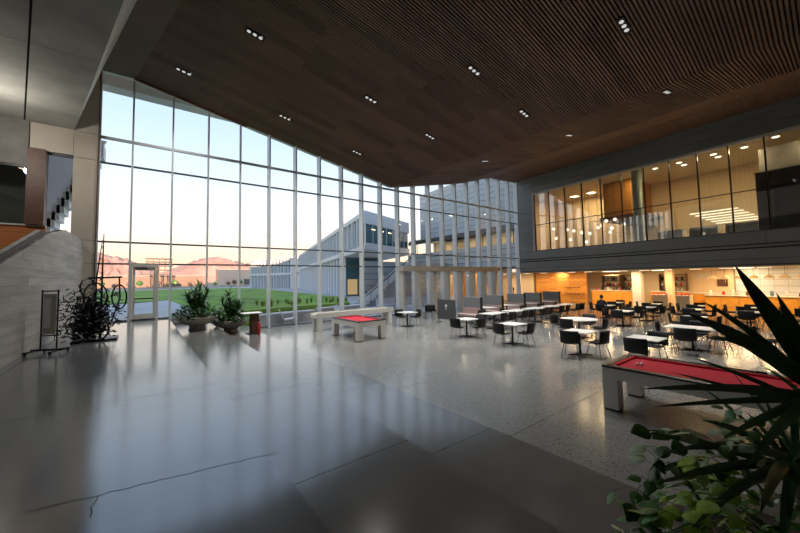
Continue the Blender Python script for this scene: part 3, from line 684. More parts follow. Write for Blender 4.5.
lowb('distant_shed', 'low pale building at the far left edge of the lawn', -70, -44, 330, 8.5, 'far_tan', 0)
# small far trees along the lawn's back edge
for k in range(26):
    x = -60+6.6*k+rs.uniform(-2, 2); y = 270+rs.uniform(-25, 25); h = rs.uniform(3, 5.5)
    t = thing('distant_tree', 'small bare tree on the far edge of the lawn, %s from the left' % ORD[k], 'tree', (x, y, -0.5), 0, 'small trees along the far lawn edge')
    MB().tube([(0, 0, 0), (0.1, 0, h*0.5)], [0.16, 0.1], 6).build('trunk', 'cane', t)
    bm = bmesh.new(); bmesh.ops.create_icosphere(bm, subdivisions=2, radius=1.0)
    for v in bm.verts: v.co = Vector((v.co.x*h*.38, v.co.y*h*.38, v.co.z*h*.36))*rs.uniform(0.75, 1.15)+Vector((0, 0, h*.66))
    me = bpy.data.meshes.new('crown'); bm.to_mesh(me); bm.free(); me.materials.append(MATS['cane' if k % 3 else 'leaf_mid']); obj('crown', me, t)
# ---- mountains
def ridge(name, label, x0, x1, y, prof, depth):
    m = MB(); n = 70; J = 10; rr = random.Random(len(label))
    hs = []
    for i in range(n+1):
        t = i/n; q = t*(len(prof)-1); k = min(int(q), len(prof)-2); h = prof[k]+(prof[k+1]-prof[k])*(q-k)
        hs.append(h*(1+rr.uniform(-.04, .04)))
    for j in range(J+1):
        s_ = j/J
        for i in range(n+1):
            hh = hs[i]*(sin(s_*pi*0.5)**1.1)*(1+0.13*sin(i*1.7+s_*6+rr.uniform(-.5, .5))*(1-s_)*s_*3)
            m.v.append((x0+(x1-x0)*i/n+rr.uniform(-14, 14)*(j not in (0,)), y+depth*s_, hh-8))
    for j in range(J):
        for i in range(n): m.f.append((j*(n+1)+i, j*(n+1)+i+1, (j+1)*(n+1)+i+1, (j+1)*(n+1)+i)); m.mi.append(0)
    tag(m.build(name, 'mountain_rock', None, True), label, 'mountain')
ridge('mountain', 'orange sunlit mountain ridge at the far left horizon', -900, 150, 2600, [60, 120, 175, 220, 262, 250, 228, 190, 120, 60], 700)
ridge('mountain_range', 'pink sunlit mountain range behind the far white office block', 40, 2100, 3400, [80, 140, 210, 275, 290, 245, 200, 180, 190, 230, 290, 360, 440, 520], 800)
# ================================================================ CEILING LAMPS
def spot_fixture(x, y, z, slope, label, power):
    t = thing('recessed_spotlight', label, 'ceiling light', (x, y, z), 0, 'recessed triple spotlights in the timber ceiling')
    t.rotation_euler = (0, slope, 0)
    MB().box(-0.34, 0.34, -0.10, 0.10, -0.025, 0.05).build('housing', 'black_metal', t); hs_ = t.children[0]
    for k in (-1, 0, 1):
        MB().lathe([(0.065, -0.035), (0.065, -0.026)], 12, (0.2*k, 0, 0)).build('lens', 'lamp_cool', hs_)
    area('spot_light', (0, 0, -0.06), 0.5, power, (1, 0.97, 0.92), t, (0, -slope, 0), None, radians(105))
SL2 = math.atan(0.1938); SL3 = -math.atan((10.33-8.885)/7.11)
FX = [(1.2, 16.36, 'nearest the glazed door'), (5.44, 16.26, 'second from the left beside the glass'), (9.61, 16.39, 'third from the left beside the glass'),
      (2.98, 12.1, 'left end of the second row'), (7.73, 11.95, 'second along the second row'), (11.32, 12.08, 'right end of the second row'),
      (9.56, 7.75, 'left one of the third row'), (12.85, 7.8, 'right one of the third row'), (11.31, 3.48, 'largest, nearest the camera')]
for x, y, d in FX: spot_fixture(x, y, zF2(x, y)-0.005, SL2, 'black recessed triple spotlight in timber ceiling, '+d, 85)
for x, y, d in ((16.09, 12.43, 'past the fold beside the glass'), (17.3, 8.02, 'past the fold in the middle'), (15.82, 3.59, 'past the fold nearest the camera')):
    zz_ = zF2(xval(y), y)+(10.33+(18.72-y)*0.0069-zF2(xval(y), y))*(x-xval(y))/(xcr(y)-xval(y))
    spot_fixture(x, y, zz_-0.005, SL3, 'black recessed triple spotlight in timber ceiling, '+d, 85)
# ---- lamp on the upper landing at the far left
t = thing('landing_lamp', 'small bright wall lamp on the upper landing at the left edge', 'wall lamp', (-4.30, 15.8, 7.55))
MB().box(-0.04, 0.04, -0.10, 0.10, -0.04, 0.04).build('lamp_bar', 'lamp_warm', t); MB().tube([(0, 0, 0.04), (0, 0, 1.18)], 0.012, 6).build('stem', 'black_metal', t)
ll = bpy.data.lights.new('landing_glow', 'POINT'); ll.energy = 110; ll.color = (1, 0.93, 0.82); ll.shadow_soft_size = 0.2
lo = bpy.data.objects.new('landing_glow', ll); COL.objects.link(lo); lo.parent = t; lo.location = (0.3, 0, -0.1)
# ---- mezzanine lamps (world positions through the wall frame)
def mzthing(name, lab, cat, lx, ly_, z, group=None):
    t = thing(name, lab, cat, mw(lx, ly_, z), -pi/2-MA, group); return t
for i, (lx, ly_) in enumerate([(9.6, 1.9), (11.0, 1.5), (12.4, 1.5), (12.4, 2.4), (14.2, 1.5), (14.2, 2.4), (15.6, 1.6), (17.0, 1.0), (18.5, 1.6), (20.0, 1.6)]):
    t = mzthing('mezzanine_downlight', 'round warm downlight in the mezzanine ceiling, %s from the pillar' % ORD[i], 'ceiling light', lx, ly_, 10.19, 'mezzanine ceiling downlights')
    MB().lathe([(0.20, -0.03), (0.20, 0.0)], 18).build('trim_ring', 'white_trim', t); MB().lathe([(0.16, -0.045), (0.16, -0.031)], 18).build('lens', 'lamp_warm', t)
    if i % 2 == 0: area('downlight_glow', (0, 0, -0.08), 0.35, 70, (1, 0.70, 0.36), t)
for k in range(3):
    t = mzthing('ceiling_panel_light', 'square warm light deep in the mezzanine room, %s from the glass corner' % ORD[k], 'ceiling light', 3.2+1.6*k, 4.6, 10.18, 'deep mezzanine ceiling lights')
    MB().box(-0.3, 0.3, -0.3, 0.3, -0.03, 0).build('diffuser', 'lamp_warm', t); area('panel_glow', (0, 0, -0.06), 0.6, 60, (1, 0.72, 0.38), t)
# globe pendants
gl = random.Random(5); gi = 0
PN = [(1.9+0.0, 3.0, 7.0), (1.9, 3.0, 6.1), (2.9, 3.0, 6.85), (2.9, 3.0, 5.9), (4.6, 3.0, 6.3), (5.1, 3.0, 6.2), (4.6, 3.0, 5.5), (5.6, 3.4, 6.9), (6.2, 2.6, 6.5), (6.9, 2.2, 6.95), (7.5, 2.0, 7.0), (6.0, 4.0, 6.3), (7.0, 3.2, 6.4), (8.2, 2.2, 6.5), (3.7, 2.6, 6.6)]
for i, (lx, ly_, z) in enumerate(PN):
    ly_ += 0.35*(i % 4)-0.5
    t = mzthing('globe_pendant', 'glowing round globe pendant lamp in the mezzanine lounge, %s from the glass corner' % ORD[i], 'pendant lamp', lx+0.3, ly_, z, 'globe pendants in the mezzanine lounge')
    top = 10.18 if not (6.5 < lx+0.3 < 9.6 and ly_ > 2.4) else 7.05
    MB().tube([(0, 0, 0.1), (0, 0, top-z)], 0.012, 6).build('cord', 'black_metal', t)
    bm = bmesh.new(); bmesh.ops.create_uvsphere(bm, u_segments=14, v_segments=8, radius=0.13); me = bpy.data.meshes.new('globe'); bm.to_mesh(me); bm.free(); me.materials.append(MATS['lamp_globe']); obj('globe', me, t)
    MB().lathe([(0.05, 0.10), (0.05, 0.16)], 10).build('cap', 'black_metal', t)
# linear pendants over the mezzanine desks
for k in range(6):
    t = mzthing('linear_pendant', 'long glowing linear pendant lamp over the mezzanine desks, %s in the stack' % ORD[k], 'pendant lamp', 12.6+0.12*k, 2.2+0.6*k, 6.55-0.10*k, 'linear pendants over the mezzanine desks')
    MB().box(0, 2.4, -0.04, 0.04, 0, 0.06).build('lamp_bar', 'lamp_line', t)
    for x in (0.3, 2.1): MB().tube([(x, 0, 0.06), (x, 0, 10.18-(6.55-0.10*k))], 0.003, 5).build('cord', 'black_metal', t)
for k in range(3):
    t = mzthing('mezzanine_desk', 'pale desk by the mezzanine glass, %s from the pillar' % ORD[k], 'desk', 11.2+1.75*k, 1.0, 4.72, 'desks by the mezzanine glass')
    MB().box(0, 1.4, -0.35, 0.35, 0.70, 0.74).build('desk_top', 'table_white', t); MB().box(0, 0.05, -0.33, 0.33, 0, 0.70).build('leg_panel', 'table_white', t); MB().box(1.35, 1.4, -0.33, 0.33, 0, 0.70).build('leg_panel', 'table_white', t); MB().box(0.05, 1.35, 0.25, 0.28, 0.2, 0.70).build('modesty_panel', 'tile_white', t)
# big dark display hanging behind the glass at the right edge
t = mzthing('display_screen', 'large black display screen behind the mezzanine glass at right edge', 'screen', 16.15, 0.55, 4.72)
MB().box(0, 3.4, 0, 0.12, 0.0, 3.45).build('panel', 'screen_black', t); MB().box(-0.06, 3.46, 0.02, 0.16, 3.45, 3.51).build('top_rail', 'black_metal', t)
t = mzthing('wall_cabinet', 'tall grey cabinet behind the black display in the mezzanine', 'cabinet', 16.1, 2.0, 4.72)
MB().box(0, 1.6, 0, 0.6, 0, 5.2).build('body', 'parapet_cap', t); MB().box(0.02, 0.79, -0.02, 0, 0.05, 5.15).build('door', 'parapet_cap', t); MB().box(0.81, 1.58, -0.02, 0, 0.05, 5.15).build('door', 'parapet_cap', t)

# ================================================================ CAFE UNDER THE MEZZANINE
for i, (lx, ly_) in enumerate([(-2.2, 0.5), (0.4, 0.6), (2.2, 0.7), (3.2, 1.6), (4.9, 0.6), (6.3, 0.6), (7.6, 0.8), (8.9, 0.6), (10.2, 0.8), (11.6, 0.6), (13.0, 1.2), (14.6, 0.6), (16.2, 0.8), (17.8, 0.6), (19.6, 0.8), (21.4, 0.8)]):
    t = mzthing('cafe_downlight', 'rectangular warm downlight in the cafe soffit, %s from the entrance side' % ORD[i], 'ceiling light', lx, ly_, 2.80, 'downlights in the cafe soffit')
    MB().box(-0.32, 0.32, -0.12, 0.12, -0.03, 0).build('frame', 'white_trim', t); MB().box(-0.28, 0.28, -0.09, 0.09, -0.04, -0.031).build('lens', 'lamp_warm', t)
    area('downlight_glow', (0, 0, -0.06), 0.5, 44 if i % 2 == 0 else 30, (1, 0.66, 0.32), t)
for i, (lx, ly_) in enumerate([(6.4, 4.2), (9.8, 4.6), (14.8, 3.4), (18.6, 3.4)]):
    t = mzthing('kitchen_light', 'square warm ceiling light over the serving area, %s from the timber wall' % ORD[i], 'ceiling light', lx, ly_, 2.80, 'kitchen ceiling lights')
    MB().box(-0.4, 0.4, -0.4, 0.4, -0.03, 0).build('diffuser', 'lamp_warm', t); area('kitchen_glow', (0, 0, -0.06), 0.8, 45, (1, 0.70, 0.38), t)
# timber feature wall made of planks with open slots
fw = mzthing('timber_wall', 'glowing amber timber feature wall with slots at the back of the cafe', 'timber wall', 0.45, 1.95, 0)
MB().box(0, 4.9, 0.08, 0.2, 0, 2.80).build('backing', 'warm_slat_b', fw)
for k in range(14):
    z = 0.2*k
    cuts = [0, 4.9] if k % 2 else [0, 1.5, 2.1, 3.4, 4.9]
    for a, b in zip(cuts, cuts[1:]): MB().box(a+0.015, b-0.015, 0.0, 0.08, z+0.012, z+0.188).build('plank', 'warm_slat' if rs.random() < .6 else 'warm_slat_b', fw)
for k in range(9):
    MB().box(3.0+0.38*(k % 5), 3.22+0.38*(k % 5), -0.10, 0.0, 0.9+0.55*(k//5), 0.94+0.55*(k//5)).build('ledge', 'dark_wood', fw)
# shelving with jars behind the counter
def shelf_unit(lx, ly_, wdt, lab, n=4, h=2.5):
    t = mzthing('shelf_unit', lab, 'shelf', lx, ly_, 0, 'kitchen shelving in the cafe')
    MB().box(0, wdt, 0.36, 0.40, 0, h).build('back_panel', 'cafe_cream', t)
    for x in (0, wdt-0.04): MB().box(x, x+0.04, 0, 0.36, 0, h).build('side_panel', 'dark_wood', t)
    for k in range(n):
        z = 1.15+k*(h-1.2)/(n-1)
        MB().box(0.04, wdt-0.04, 0, 0.36, z-0.04, z).build('shelf_board', 'dark_wood', t)
    zs = [1.15+k*(h-1.2)/(n-1) for k in range(n-1)]
    return t, zs
jar = [MB().lathe([(0.07, 0), (0.075, 0.02), (0.075, 0.18), (0.05, 0.22), (0.05, 0.26)], 12).mesh('jar', c, True) for c in ('jar_brown', 'jar_blue', 'red_item', 'black_plastic', 'table_white')]
jl = ['brown', 'blue', 'red', 'black', 'white']
def fill(lx, ly_, wdt, zs, where):
    for q, z in enumerate(zs):
        x = 0.16; nj = 0
        while x < wdt-0.16:
            c = rs.randrange(5)
            o = obj('jar', jar[c], None, mw(lx+x, ly_+0.16, z), (0, 0, 0), (1, 1, rs.uniform(0.8, 1.15)))
            tag(o, 'small %s jar, %s on the %s shelf of the rack %s' % (jl[c], ORD[nj], ('lowest', 'middle', 'upper', 'top')[q], where), 'jar', 'jars on the cafe shelves')
            x += rs.uniform(0.17, 0.36); nj += 1
for (lx, wdt, where) in ((5.7, 1.5, 'nearest the timber wall'), (7.35, 1.4, 'left of the white pillar'), (9.95, 1.7, 'right of the white pillar')):
    t, zs = shelf_unit(lx, 3.9, wdt, 'dark wood shelf rack of jars '+where)
    fill(lx, 3.9, wdt, zs, where)
# serving counters
def counter(lx, ly_, wdt, h, lab, dep=0.8):
    t = mzthing('serving_counter', lab, 'counter', lx, ly_, 0, 'amber serving counters')
    n = max(1, int(wdt/0.75))
    MB().box(0, wdt, 0.03, dep, 0, h-0.05).build('body', 'warm_slat_b', t)
    for k in range(n): MB().box(k*wdt/n+0.01, (k+1)*wdt/n-0.01, 0, 0.03, 0.06, h-0.07).build('front_panel', 'counter_wood', t)
    MB().box(-0.04, wdt+0.04, -0.06, dep+0.04, h-0.05, h).build('worktop', 'counter_top', t)
    return h
counter(5.6, 2.3, 3.2, 1.22, 'amber wood serving counter left of the white pillar')
counter(9.9, 2.3, 2.1, 1.22, 'short amber wood serving counter right of the white pillar')
counter(12.0, 3.2, 2.3, 1.12, 'low amber counter beneath the cream menu wall')
counter(13.2, 1.9, 9.6, 1.06, 'long amber serving counter in front of the pale tiled wall')
for lx, nm, wd_ in ((9.05, 'white square pillar standing in the middle of the cafe', 0.55), (11.15, 'cream square pillar left of the long serving counter', 0.42)):
    t = mzthing('pillar', nm, 'pillar', lx, 1.55, 0); MB().box(0, wd_, 0, wd_, 0.1, 2.80).build('shaft', 'cafe_cream' if wd_ < .5 else 'white_paint', t); MB().box(-0.03, wd_+0.03, -0.03, wd_+0.03, 0, 0.1).build('base', 'white_trim', t)
t = mzthing('menu_wall', 'cream partition with a dark menu board above the low counter', 'partition', 11.7, 4.3, 0)
MB().box(0, 2.4, 0, 0.12, 0, 2.80).build('panel', 'cream_wall', t); MB().box(0.3, 1.3, -0.03, 0, 2.1, 2.5).build('sign_panel', 'beige_panel', t); MB().box(1.55, 2.1, -0.04, 0, 1.55, 2.05).build('menu_board', 'dark_wood', t)
tw3 = mzthing('tiled_wall', 'pale blue-white tiled wall behind the long serving counter', 'tiled wall', 14.1, 4.6, 0)
MB().box(0, 10.2, 0.03, 0.15, 0, 2.80).build('backing', 'joint_dark', tw3)
tl = MB().box(0.006, 0.594, 0, 0.03, 0.006, 0.394).mesh('tile', 'tile_white')
for i in range(17):
    for j in range(7): obj('tile', tl, tw3, (0.6*i, 0, 0.4*j))
for k in range(14):
    t = mzthing('fan_pendant', 'small beige fan-shaped pendant shade above the long counter, %s from the left' % ORD[k], 'pendant lamp', 13.35+0.66*k, 2.9, 2.15, 'beige pendant shades above the long counter')
    MB().lathe([(0.25, -0.05), (0.24, 0.0), (0.15, 0.13), (0.03, 0.20)], 14).build('shade', 'fan_beige', t, True); MB().tube([(0, 0, 0.2), (0, 0, 0.64)], 0.008, 5).build('cord', 'black_metal', t)
    MB().tube([(0, 0, -0.3), (0, 0, 0.05)], 0.012, 5).build('stem', 'fan_beige', t)
for k in range(16):
    c = (4, 2, 4, 0, 4, 1, 4, 3)[k % 8]; x = 13.5+0.55*k+rs.uniform(-.1, .1)
    o = obj('canister', jar[c], None, mw(x, 2.25+rs.uniform(-.1, .2), 1.06), (0, 0, 0), (1.1, 1.1, rs.uniform(0.8, 1.4)))
    tag(o, '%s canister on the long serving counter, %s from the left' % (jl[c], ORD[k]), 'canister', 'canisters on the long serving counter')
for k in range(6):
    c = (2, 3, 4, 0, 2, 3)[k]; x = 5.9+0.46*k
    o = obj('canister', jar[c], None, mw(x, 2.6, 1.22), (0, 0, 0), (1.1, 1.1, rs.uniform(0.8, 1.3)))
    tag(o, '%s canister on the counter left of the pillar, %s from its left end' % (jl[c], ORD[k]), 'canister', 'canisters on the counter left of the pillar')
# cream condiment stations topped with red produce
for lx, ly_, wd_, lab in ((10.6, 0.7, 0.95, 'cream condiment station with red fruit, beside the white pillar'), (12.05, 0.5, 0.75, 'cream condiment station with red fruit, left of the long counter')):
    t = mzthing('condiment_station', lab, 'station', lx, ly_, 0)
    MB().box(0, wd_, 0, 0.6, 0.08, 1.0).build('body', 'cafe_cream', t, bevel=0.01); MB().box(-0.03, wd_+0.03, -0.03, 0.63, 1.0, 1.04).build('top', 'counter_top', t); MB().box(0.04, wd_-0.04, 0.04, 0.56, 0, 0.08).build('plinth', 'dark_wood', t)
    for k in range(7):
        o = MB().lathe([(0.01, 0), (0.05, 0.02), (0.068, 0.06), (0.055, 0.11), (0.015, 0.125)], 10).build('fruit', 'red_item', None, True, loc=mw(lx+0.10+0.12*(k % 7)*wd_/0.95, ly_+0.2+0.16*(k % 2), 1.04))
        tag(o, 'red apple, %s from left on the condiment station%s' % (ORD[k], lab.split(',')[1]), 'apple', 'red apples on the condiment stations')
# ================================================================ LOOSE FURNITURE
# ---- cafe chair
def rounded_shell():
    m = MB(); n = 8
    return m
def make_chair():
    t = thing('cafe_chair', 'black shell cafe chair', 'chair', (0, 0, 0), 0, 'black cafe chairs')
    s_ = MB(); NX, NY = 6, 5          # seat: dished panel, front towards +y
    def grid(f, nu, nv, th):
        m = MB(); A = [[Vector(f(u/nu, v/nv)) for u in range(nu+1)] for v in range(nv+1)]
        idx = lambda u, v, k: (k*(nu+1)*(nv+1))+v*(nu+1)+u
        vs = [A[v][u] for v in range(nv+1) for u in range(nu+1)]
        ns = []
        for v in range(nv+1):
            for u in range(nu+1):
                a = A[v][min(u+1, nu)]-A[v][max(u-1, 0)]; b = A[min(v+1, nv)][u]-A[max(v-1, 0)][u]; ns.append(a.cross(b).normalized()*th)
        vs2 = [p-q for p, q in zip(vs, ns)]; fs = []
        for v in range(nv):
            for u in range(nu):
                fs.append((idx(u, v, 0), idx(u+1, v, 0), idx(u+1, v+1, 0), idx(u, v+1, 0))); fs.append((idx(u, v, 1), idx(u, v+1, 1), idx(u+1, v+1, 1), idx(u+1, v, 1)))
        for u in range(nu): fs.append((idx(u, 0, 0), idx(u, 0, 1), idx(u+1, 0, 1), idx(u+1, 0, 0))); fs.append((idx(u, nv, 0), idx(u+1, nv, 0), idx(u+1, nv, 1), idx(u, nv, 1)))
        for v in range(nv): fs.append((idx(0, v, 0), idx(0, v+1, 0), idx(0, v+1, 1), idx(0, v, 1))); fs.append((idx(nu, v, 0), idx(nu, v, 1), idx(nu, v+1, 1), idx(nu, v+1, 0)))
        return m.add(vs+vs2, fs)
    def seat(u, v): x = (u-.5)*0.48; y = -0.22+v*0.44; return (x*(1-0.1*v), y, 0.455+0.10*(2*abs(u-.5))**3*0.5-0.02*sin(pi*v)-0.03*max(0, v-.8)*5*0.4)
    def back(u, v):
        a = (u-.5)*2.0; x = 0.25*sin(a*1.15)/sin(1.15)*1.02; y = -0.24-0.05*v+0.13*(1-cos(a)); return (x, y, 0.46+0.37*v)
    grid(seat, 6, 5, 0.018).build('seat', 'black_plastic', t, True)
    grid(lambda u, v: back(1-u, v), 8, 4, 0.018).build('backrest', 'black_plastic', t, True)
    for sx_ in (-1, 1):
        for sy_ in (-1, 1):
            MB().tube([(0.17*sx_, 0.14*sy_, 0.44), (0.25*sx_, 0.23*sy_, 0.0)], [0.012, 0.009], 6).build('leg', 'dark_metal', t)
    MB().tube([(-0.17, 0.14, 0.425), (0.17, 0.14, 0.425), (0.17, -0.14, 0.425), (-0.17, -0.14, 0.425), (-0.17, 0.14, 0.425)], 0.010, 6).build('under_frame', 'dark_metal', t)
    freeze(t); return t
def make_table(w_, d_, rnd=False, h=0.74):
    t = thing('cafe_table', 'white cafe table', 'table', (0, 0, 0), 0, 'white cafe tables')
    if rnd: MB().lathe([(w_/2-0.01, h-0.035), (w_/2, h-0.025), (w_/2, h-0.005), (w_/2-0.01, h)], 28).build('table_top', 'table_white', t)
    else: MB().box(-w_/2, w_/2, -d_/2, d_/2, h-0.035, h).build('table_top', 'table_white', t, bevel=0.008)
    MB().tube([(0, 0, 0.02), (0, 0, h-0.035)], 0.035, 12).build('pedestal', 'black_metal', t)
    for a in range(4):
        c, s__ = cos(a*pi/2+pi/4), sin(a*pi/2+pi/4)
        MB().hexa([(0.02*s__, -0.02*c, 0.0), (0.36*c+0.02*s__, 0.36*s__-0.02*c, 0), (0.36*c-0.02*s__, 0.36*s__+0.02*c, 0), (-0.02*s__, 0.02*c, 0.0)],
                  [(0.03*s__, -0.03*c, 0.05), (0.36*c+0.02*s__, 0.36*s__-0.02*c, 0.02), (0.36*c-0.02*s__, 0.36*s__+0.02*c, 0.02), (-0.03*s__, 0.03*c, 0.05)]).build('foot', 'black_metal', t)
    MB().box(-0.2, 0.2, -0.03, 0.03, h-0.06, h-0.035).build('bracket', 'black_metal', t)
    freeze(t); return t
chair0 = make_chair(); tabS = make_table(0.78, 0.78); tabL = make_table(1.30, 0.80); tabR = make_table(1.35, 1.35, True)
used = {}
def put(src, loc, rz, label):
    if src.name not in used:
        used[src.name] = 1; src.location = loc; src.rotation_euler = (0, 0, rz); src['label'] = label; return src
    return copy_tree(src, loc, rz, label)
# sides: direction of the chair from the table; its front faces the table
SIDE = {'w': ((-1, 0), -pi/2, 'left of'), 'e': ((1, 0), pi/2, 'beyond'), 's': ((0, -1), 0, 'right of'), 'n': ((0, 1), pi, 'window side of')}
def setting(src, x, y, hw, hd, sides, desc, rzt=0.0, pull=0.16):
    put(src, (x, y, 0), rzt, 'white-topped cafe table, '+desc)
    for c in sides:
        (ux, uy), rz, ph = SIDE[c]
        jx, jy = rs.uniform(-.05, .05), rs.uniform(-.05, .05)
        d = (hw if ux else hd)+pull
        put(chair0, (x+ux*d+jx, y+uy*d+jy, 0), rz+rs.uniform(-.22, .22), 'black shell chair %s table %s' % (ph, desc))
setting(tabS, 10.85, 5.0, .39, .39, 'ws', 'second in the front row from big pool table')
setting(tabS, 10.85, 7.4, .39, .39, 'ws', 'third in the front row from big pool table')
setting(tabS, 10.85, 9.6, .39, .39, 'wse', 'fourth in the front row from big pool table')
setting(tabS, 10.9, 3.27, .39, .39, 'we', 'first in the front row, behind big pool table')
setting(tabS, 10.9, 13.65, .39, .39, 'ne', 'alone beside the shuffleboard near the glass')
setting(tabR, 13.9, 6.4, .62, .62, 'wsen', 'large and round in the second row')
setting(tabL, 14.1, 2.95, .65, .40, 'wsen', 'rectangular, behind the big pool table', pi/2, 0.22)
setting(tabL, 14.6, 0.6, .40, .65, 'wen', 'rectangular, hidden behind the nearest yucca leaves', pi/2)
setting(tabS, 18.5, 6.45, .39, .39, 'wsen', 'square, left one of the third row')
setting(tabS, 17.6, 3.6, .39, .39, 'wsen', 'square, right one of the third row')
for k, x in enumerate((13.5, 15.3, 17.1, 18.9, 20.7)):
    setting(tabL, x, 10.2, .65, .40, 'n', '%s in the straight row before the booths' % ORD[k])
    (ux, uy) = (0, -1)
    put(chair0, (x-0.32, 10.2-0.56, 0), rs.uniform(-.15, .15), 'black shell chair right of table %s in the straight row before the booths' % ORD[k])
    put(chair0, (x+0.32, 10.2-0.56, 0), rs.uniform(-.15, .15), 'second black chair right of table %s in the straight row before the booths' % ORD[k])
for r, X in enumerate((21.4, 24.0)):
    for k in range(7):
        y = 8.3-1.95*k + (0.4 if r else 0)
        setting(tabS, X, y, .39, .39, 'wsen', '%s from timber wall in the %s dense row' % (ORD[k], ('front', 'back')[r]))
put(chair0, (13.9, 15.3, 0), 2.3, 'black shell chair standing alone between the dark screen and the glass wall')
put(chair0, (14.5, 15.6, 0), -1.2, 'black shell chair beside the lone chair, closest to the entrance portal')
# ---- booths
def make_booth():
    t = thing('booth_bench', 'booth', 'booth', (0, 0, 0), 0, 'high-backed felt booths in a row')
    MB().box(-0.06, 0.06, -0.62, 0.62, 0.80, 1.37).build('felt_screen', 'booth_felt', t, bevel=0.02)
    MB().box(-0.10, 0.10, -0.62, 0.62, 0.12, 0.80).build('backrest', 'booth_pink', t, bevel=0.02)
    for s_ in (-1, 1):
        MB().box(min(s_*0.10, s_*0.62), max(s_*0.10, s_*0.62), -0.60, 0.60, 0.34, 0.47).build('seat_cushion', 'booth_pink', t, bevel=0.03)
        MB().box(min(s_*0.10, s_*0.56), max(s_*0.10, s_*0.56), -0.58, 0.58, 0.10, 0.34).build('seat_base', 'booth_felt', t)
        for y in (-0.52, 0.52): MB().tube([(s_*0.5, y, 0), (s_*0.5, y, 0.10)], 0.02, 6).build('leg', 'black_metal', t)
    MB().box(-0.08, 0.08, -0.66, -0.62, 0.0, 1.37).build('end_post', 'black_metal', t)
    freeze(t); return t
booth = make_booth()
for k, x in enumerate((14.7, 16.9, 19.2, 21.1, 23.6)):
    lab = 'grey felt high-backed booth with pinkish seat, %s of five from the dark screen' % ORD[k]
    if k == 0: booth.location = (x, 12.55, 0); booth['label'] = lab
    else: copy_tree(booth, (x, 12.75, 0), 0, lab)
for k, x in enumerate((15.8, 18.05, 20.15, 22.35)):
    put(tabL, (x, 12.65, 0), pi/2, 'white table between two felt booths, %s from the dark screen' % ORD[k])
# ---- dark freestanding screen with a small white mark
t = thing('partition_screen', 'dark grey freestanding screen on thin legs at the end of the booths', 'screen', (13.35, 13.25, 0))
MB().box(-0.03, 0.03, -0.68, 0.68, 0.18, 1.27).build('panel', 'board_grey', t, bevel=0.015)
for y in (-0.6, 0.6): MB().tube([(0, y, 0.2), (0, y, 0.02)], 0.018, 8).build('leg', 'black_metal', t); MB().box(-0.22, 0.22, y-0.03, y+0.03, 0, 0.025).build('foot', 'black_metal', t)
MB().box(-0.036, -0.031, -0.08, 0.06, 0.86, 1.0).build('white_mark', 'table_white', t); MB().box(-0.036, -0.031, -0.05, 0.03, 0.74, 0.80).build('white_mark', 'table_white', t)
# ---- pool tables
def pool(loc, rz, w_, l_, label, balls=None, leg=0.24):
    t = thing('pool_table', label, 'pool table', loc, rz, 'white pool tables with red cloth')
    H_ = 0.80
    for sx_ in (-1, 1):
        for sy_ in (-1, 1):
            x0 = sx_*(w_/2-leg) if sx_ > 0 else -w_/2; y0 = sy_*(l_/2-leg) if sy_ > 0 else -l_/2
            MB().box(x0, x0+leg, y0, y0+leg, 0.03, 0.56).build('leg', 'pool_white', t); lg_ = t.children[-1]; MB().box(x0+0.01, x0+leg-0.01, y0+0.01, y0+leg-0.01, 0, 0.03).build('foot', 'black_metal', lg_)
    MB().box(-w_/2, w_/2, -l_/2, -l_/2+0.08, 0.56, 0.76).build('apron', 'pool_white', t); MB().box(-w_/2, w_/2, l_/2-0.08, l_/2, 0.56, 0.76).build('apron', 'pool_white', t)
    MB().box(-w_/2, -w_/2+0.08, -l_/2+0.08, l_/2-0.08, 0.56, 0.76).build('apron', 'pool_white', t); MB().box(w_/2-0.08, w_/2, -l_/2+0.08, l_/2-0.08, 0.56, 0.76).build('apron', 'pool_white', t)
    MB().box(-w_/2+0.08, w_/2-0.08, -l_/2+0.08, l_/2-0.08, 0.66, 0.755).build('bed', 'felt_red', t)
    R = 0.105; o = 0.012
    for (x0, x1, y0, y1) in ((-w_/2-o, w_/2+o, -l_/2-o, -l_/2+R), (-w_/2-o, w_/2+o, l_/2-R, l_/2+o), (-w_/2-o, -w_/2+R, -l_/2+R, l_/2-R), (w_/2-R, w_/2+o, -l_/2+R, l_/2-R)):
        MB().box(x0, x1, y0, y1, 0.76, H_).build('rail', 'pool_rail', t, bevel=0.008)
    c = 0.05
    for (x0, x1, y0, y1) in ((-w_/2+R, w_/2-R, -l_/2+R, -l_/2+R+c), (-w_/2+R, w_/2-R, l_/2-R-c, l_/2-R), (-w_/2+R, -w_/2+R+c, -l_/2+R+c, l_/2-R-c), (w_/2-R-c, w_/2-R, -l_/2+R+c, l_/2-R-c)):
        MB().box(x0, x1, y0, y1, 0.755, 0.79).build('cushion', 'felt_red', t)
    for sx_ in (-1, 1):
        for y in (-l_/2+R, 0, l_/2-R): MB().lathe([(0.058, 0.0), (0.058, 0.004)], 16, (sx_*(w_/2-R-0.01), y, 0.80)).build('pocket', 'black_plastic', t)
    return t
pool((7.48, 1.45, 0), 0, 1.36, 2.60, 'large white pool table with bright red cloth, nearest the camera at right')
pool((7.42, 12.75, 0), 0, 1.32, 2.35, 'smaller-looking white pool table with red cloth in front of the glass')
bm = bmesh.new(); bmesh.ops.create_uvsphere(bm, u_segments=16, v_segments=10, radius=0.03); me = bpy.data.meshes.new('ball'); bm.to_mesh(me); bm.free(); me.materials.append(MATS['ivory'])
for i, (x, y, d) in enumerate(((7.36, 2.36, 'left'), (7.42, 2.31, 'right'))):
    o = obj('cue_ball', me, None, (x, y, 0.785)); tag(o, 'white ball on the near red pool table, %s one of two' % d, 'ball', 'white balls on the near pool table')
t = thing('pool_cue', 'long brown pool cue lying along the rail of the near pool table', 'cue', (8.10, 1.9, 0.813))
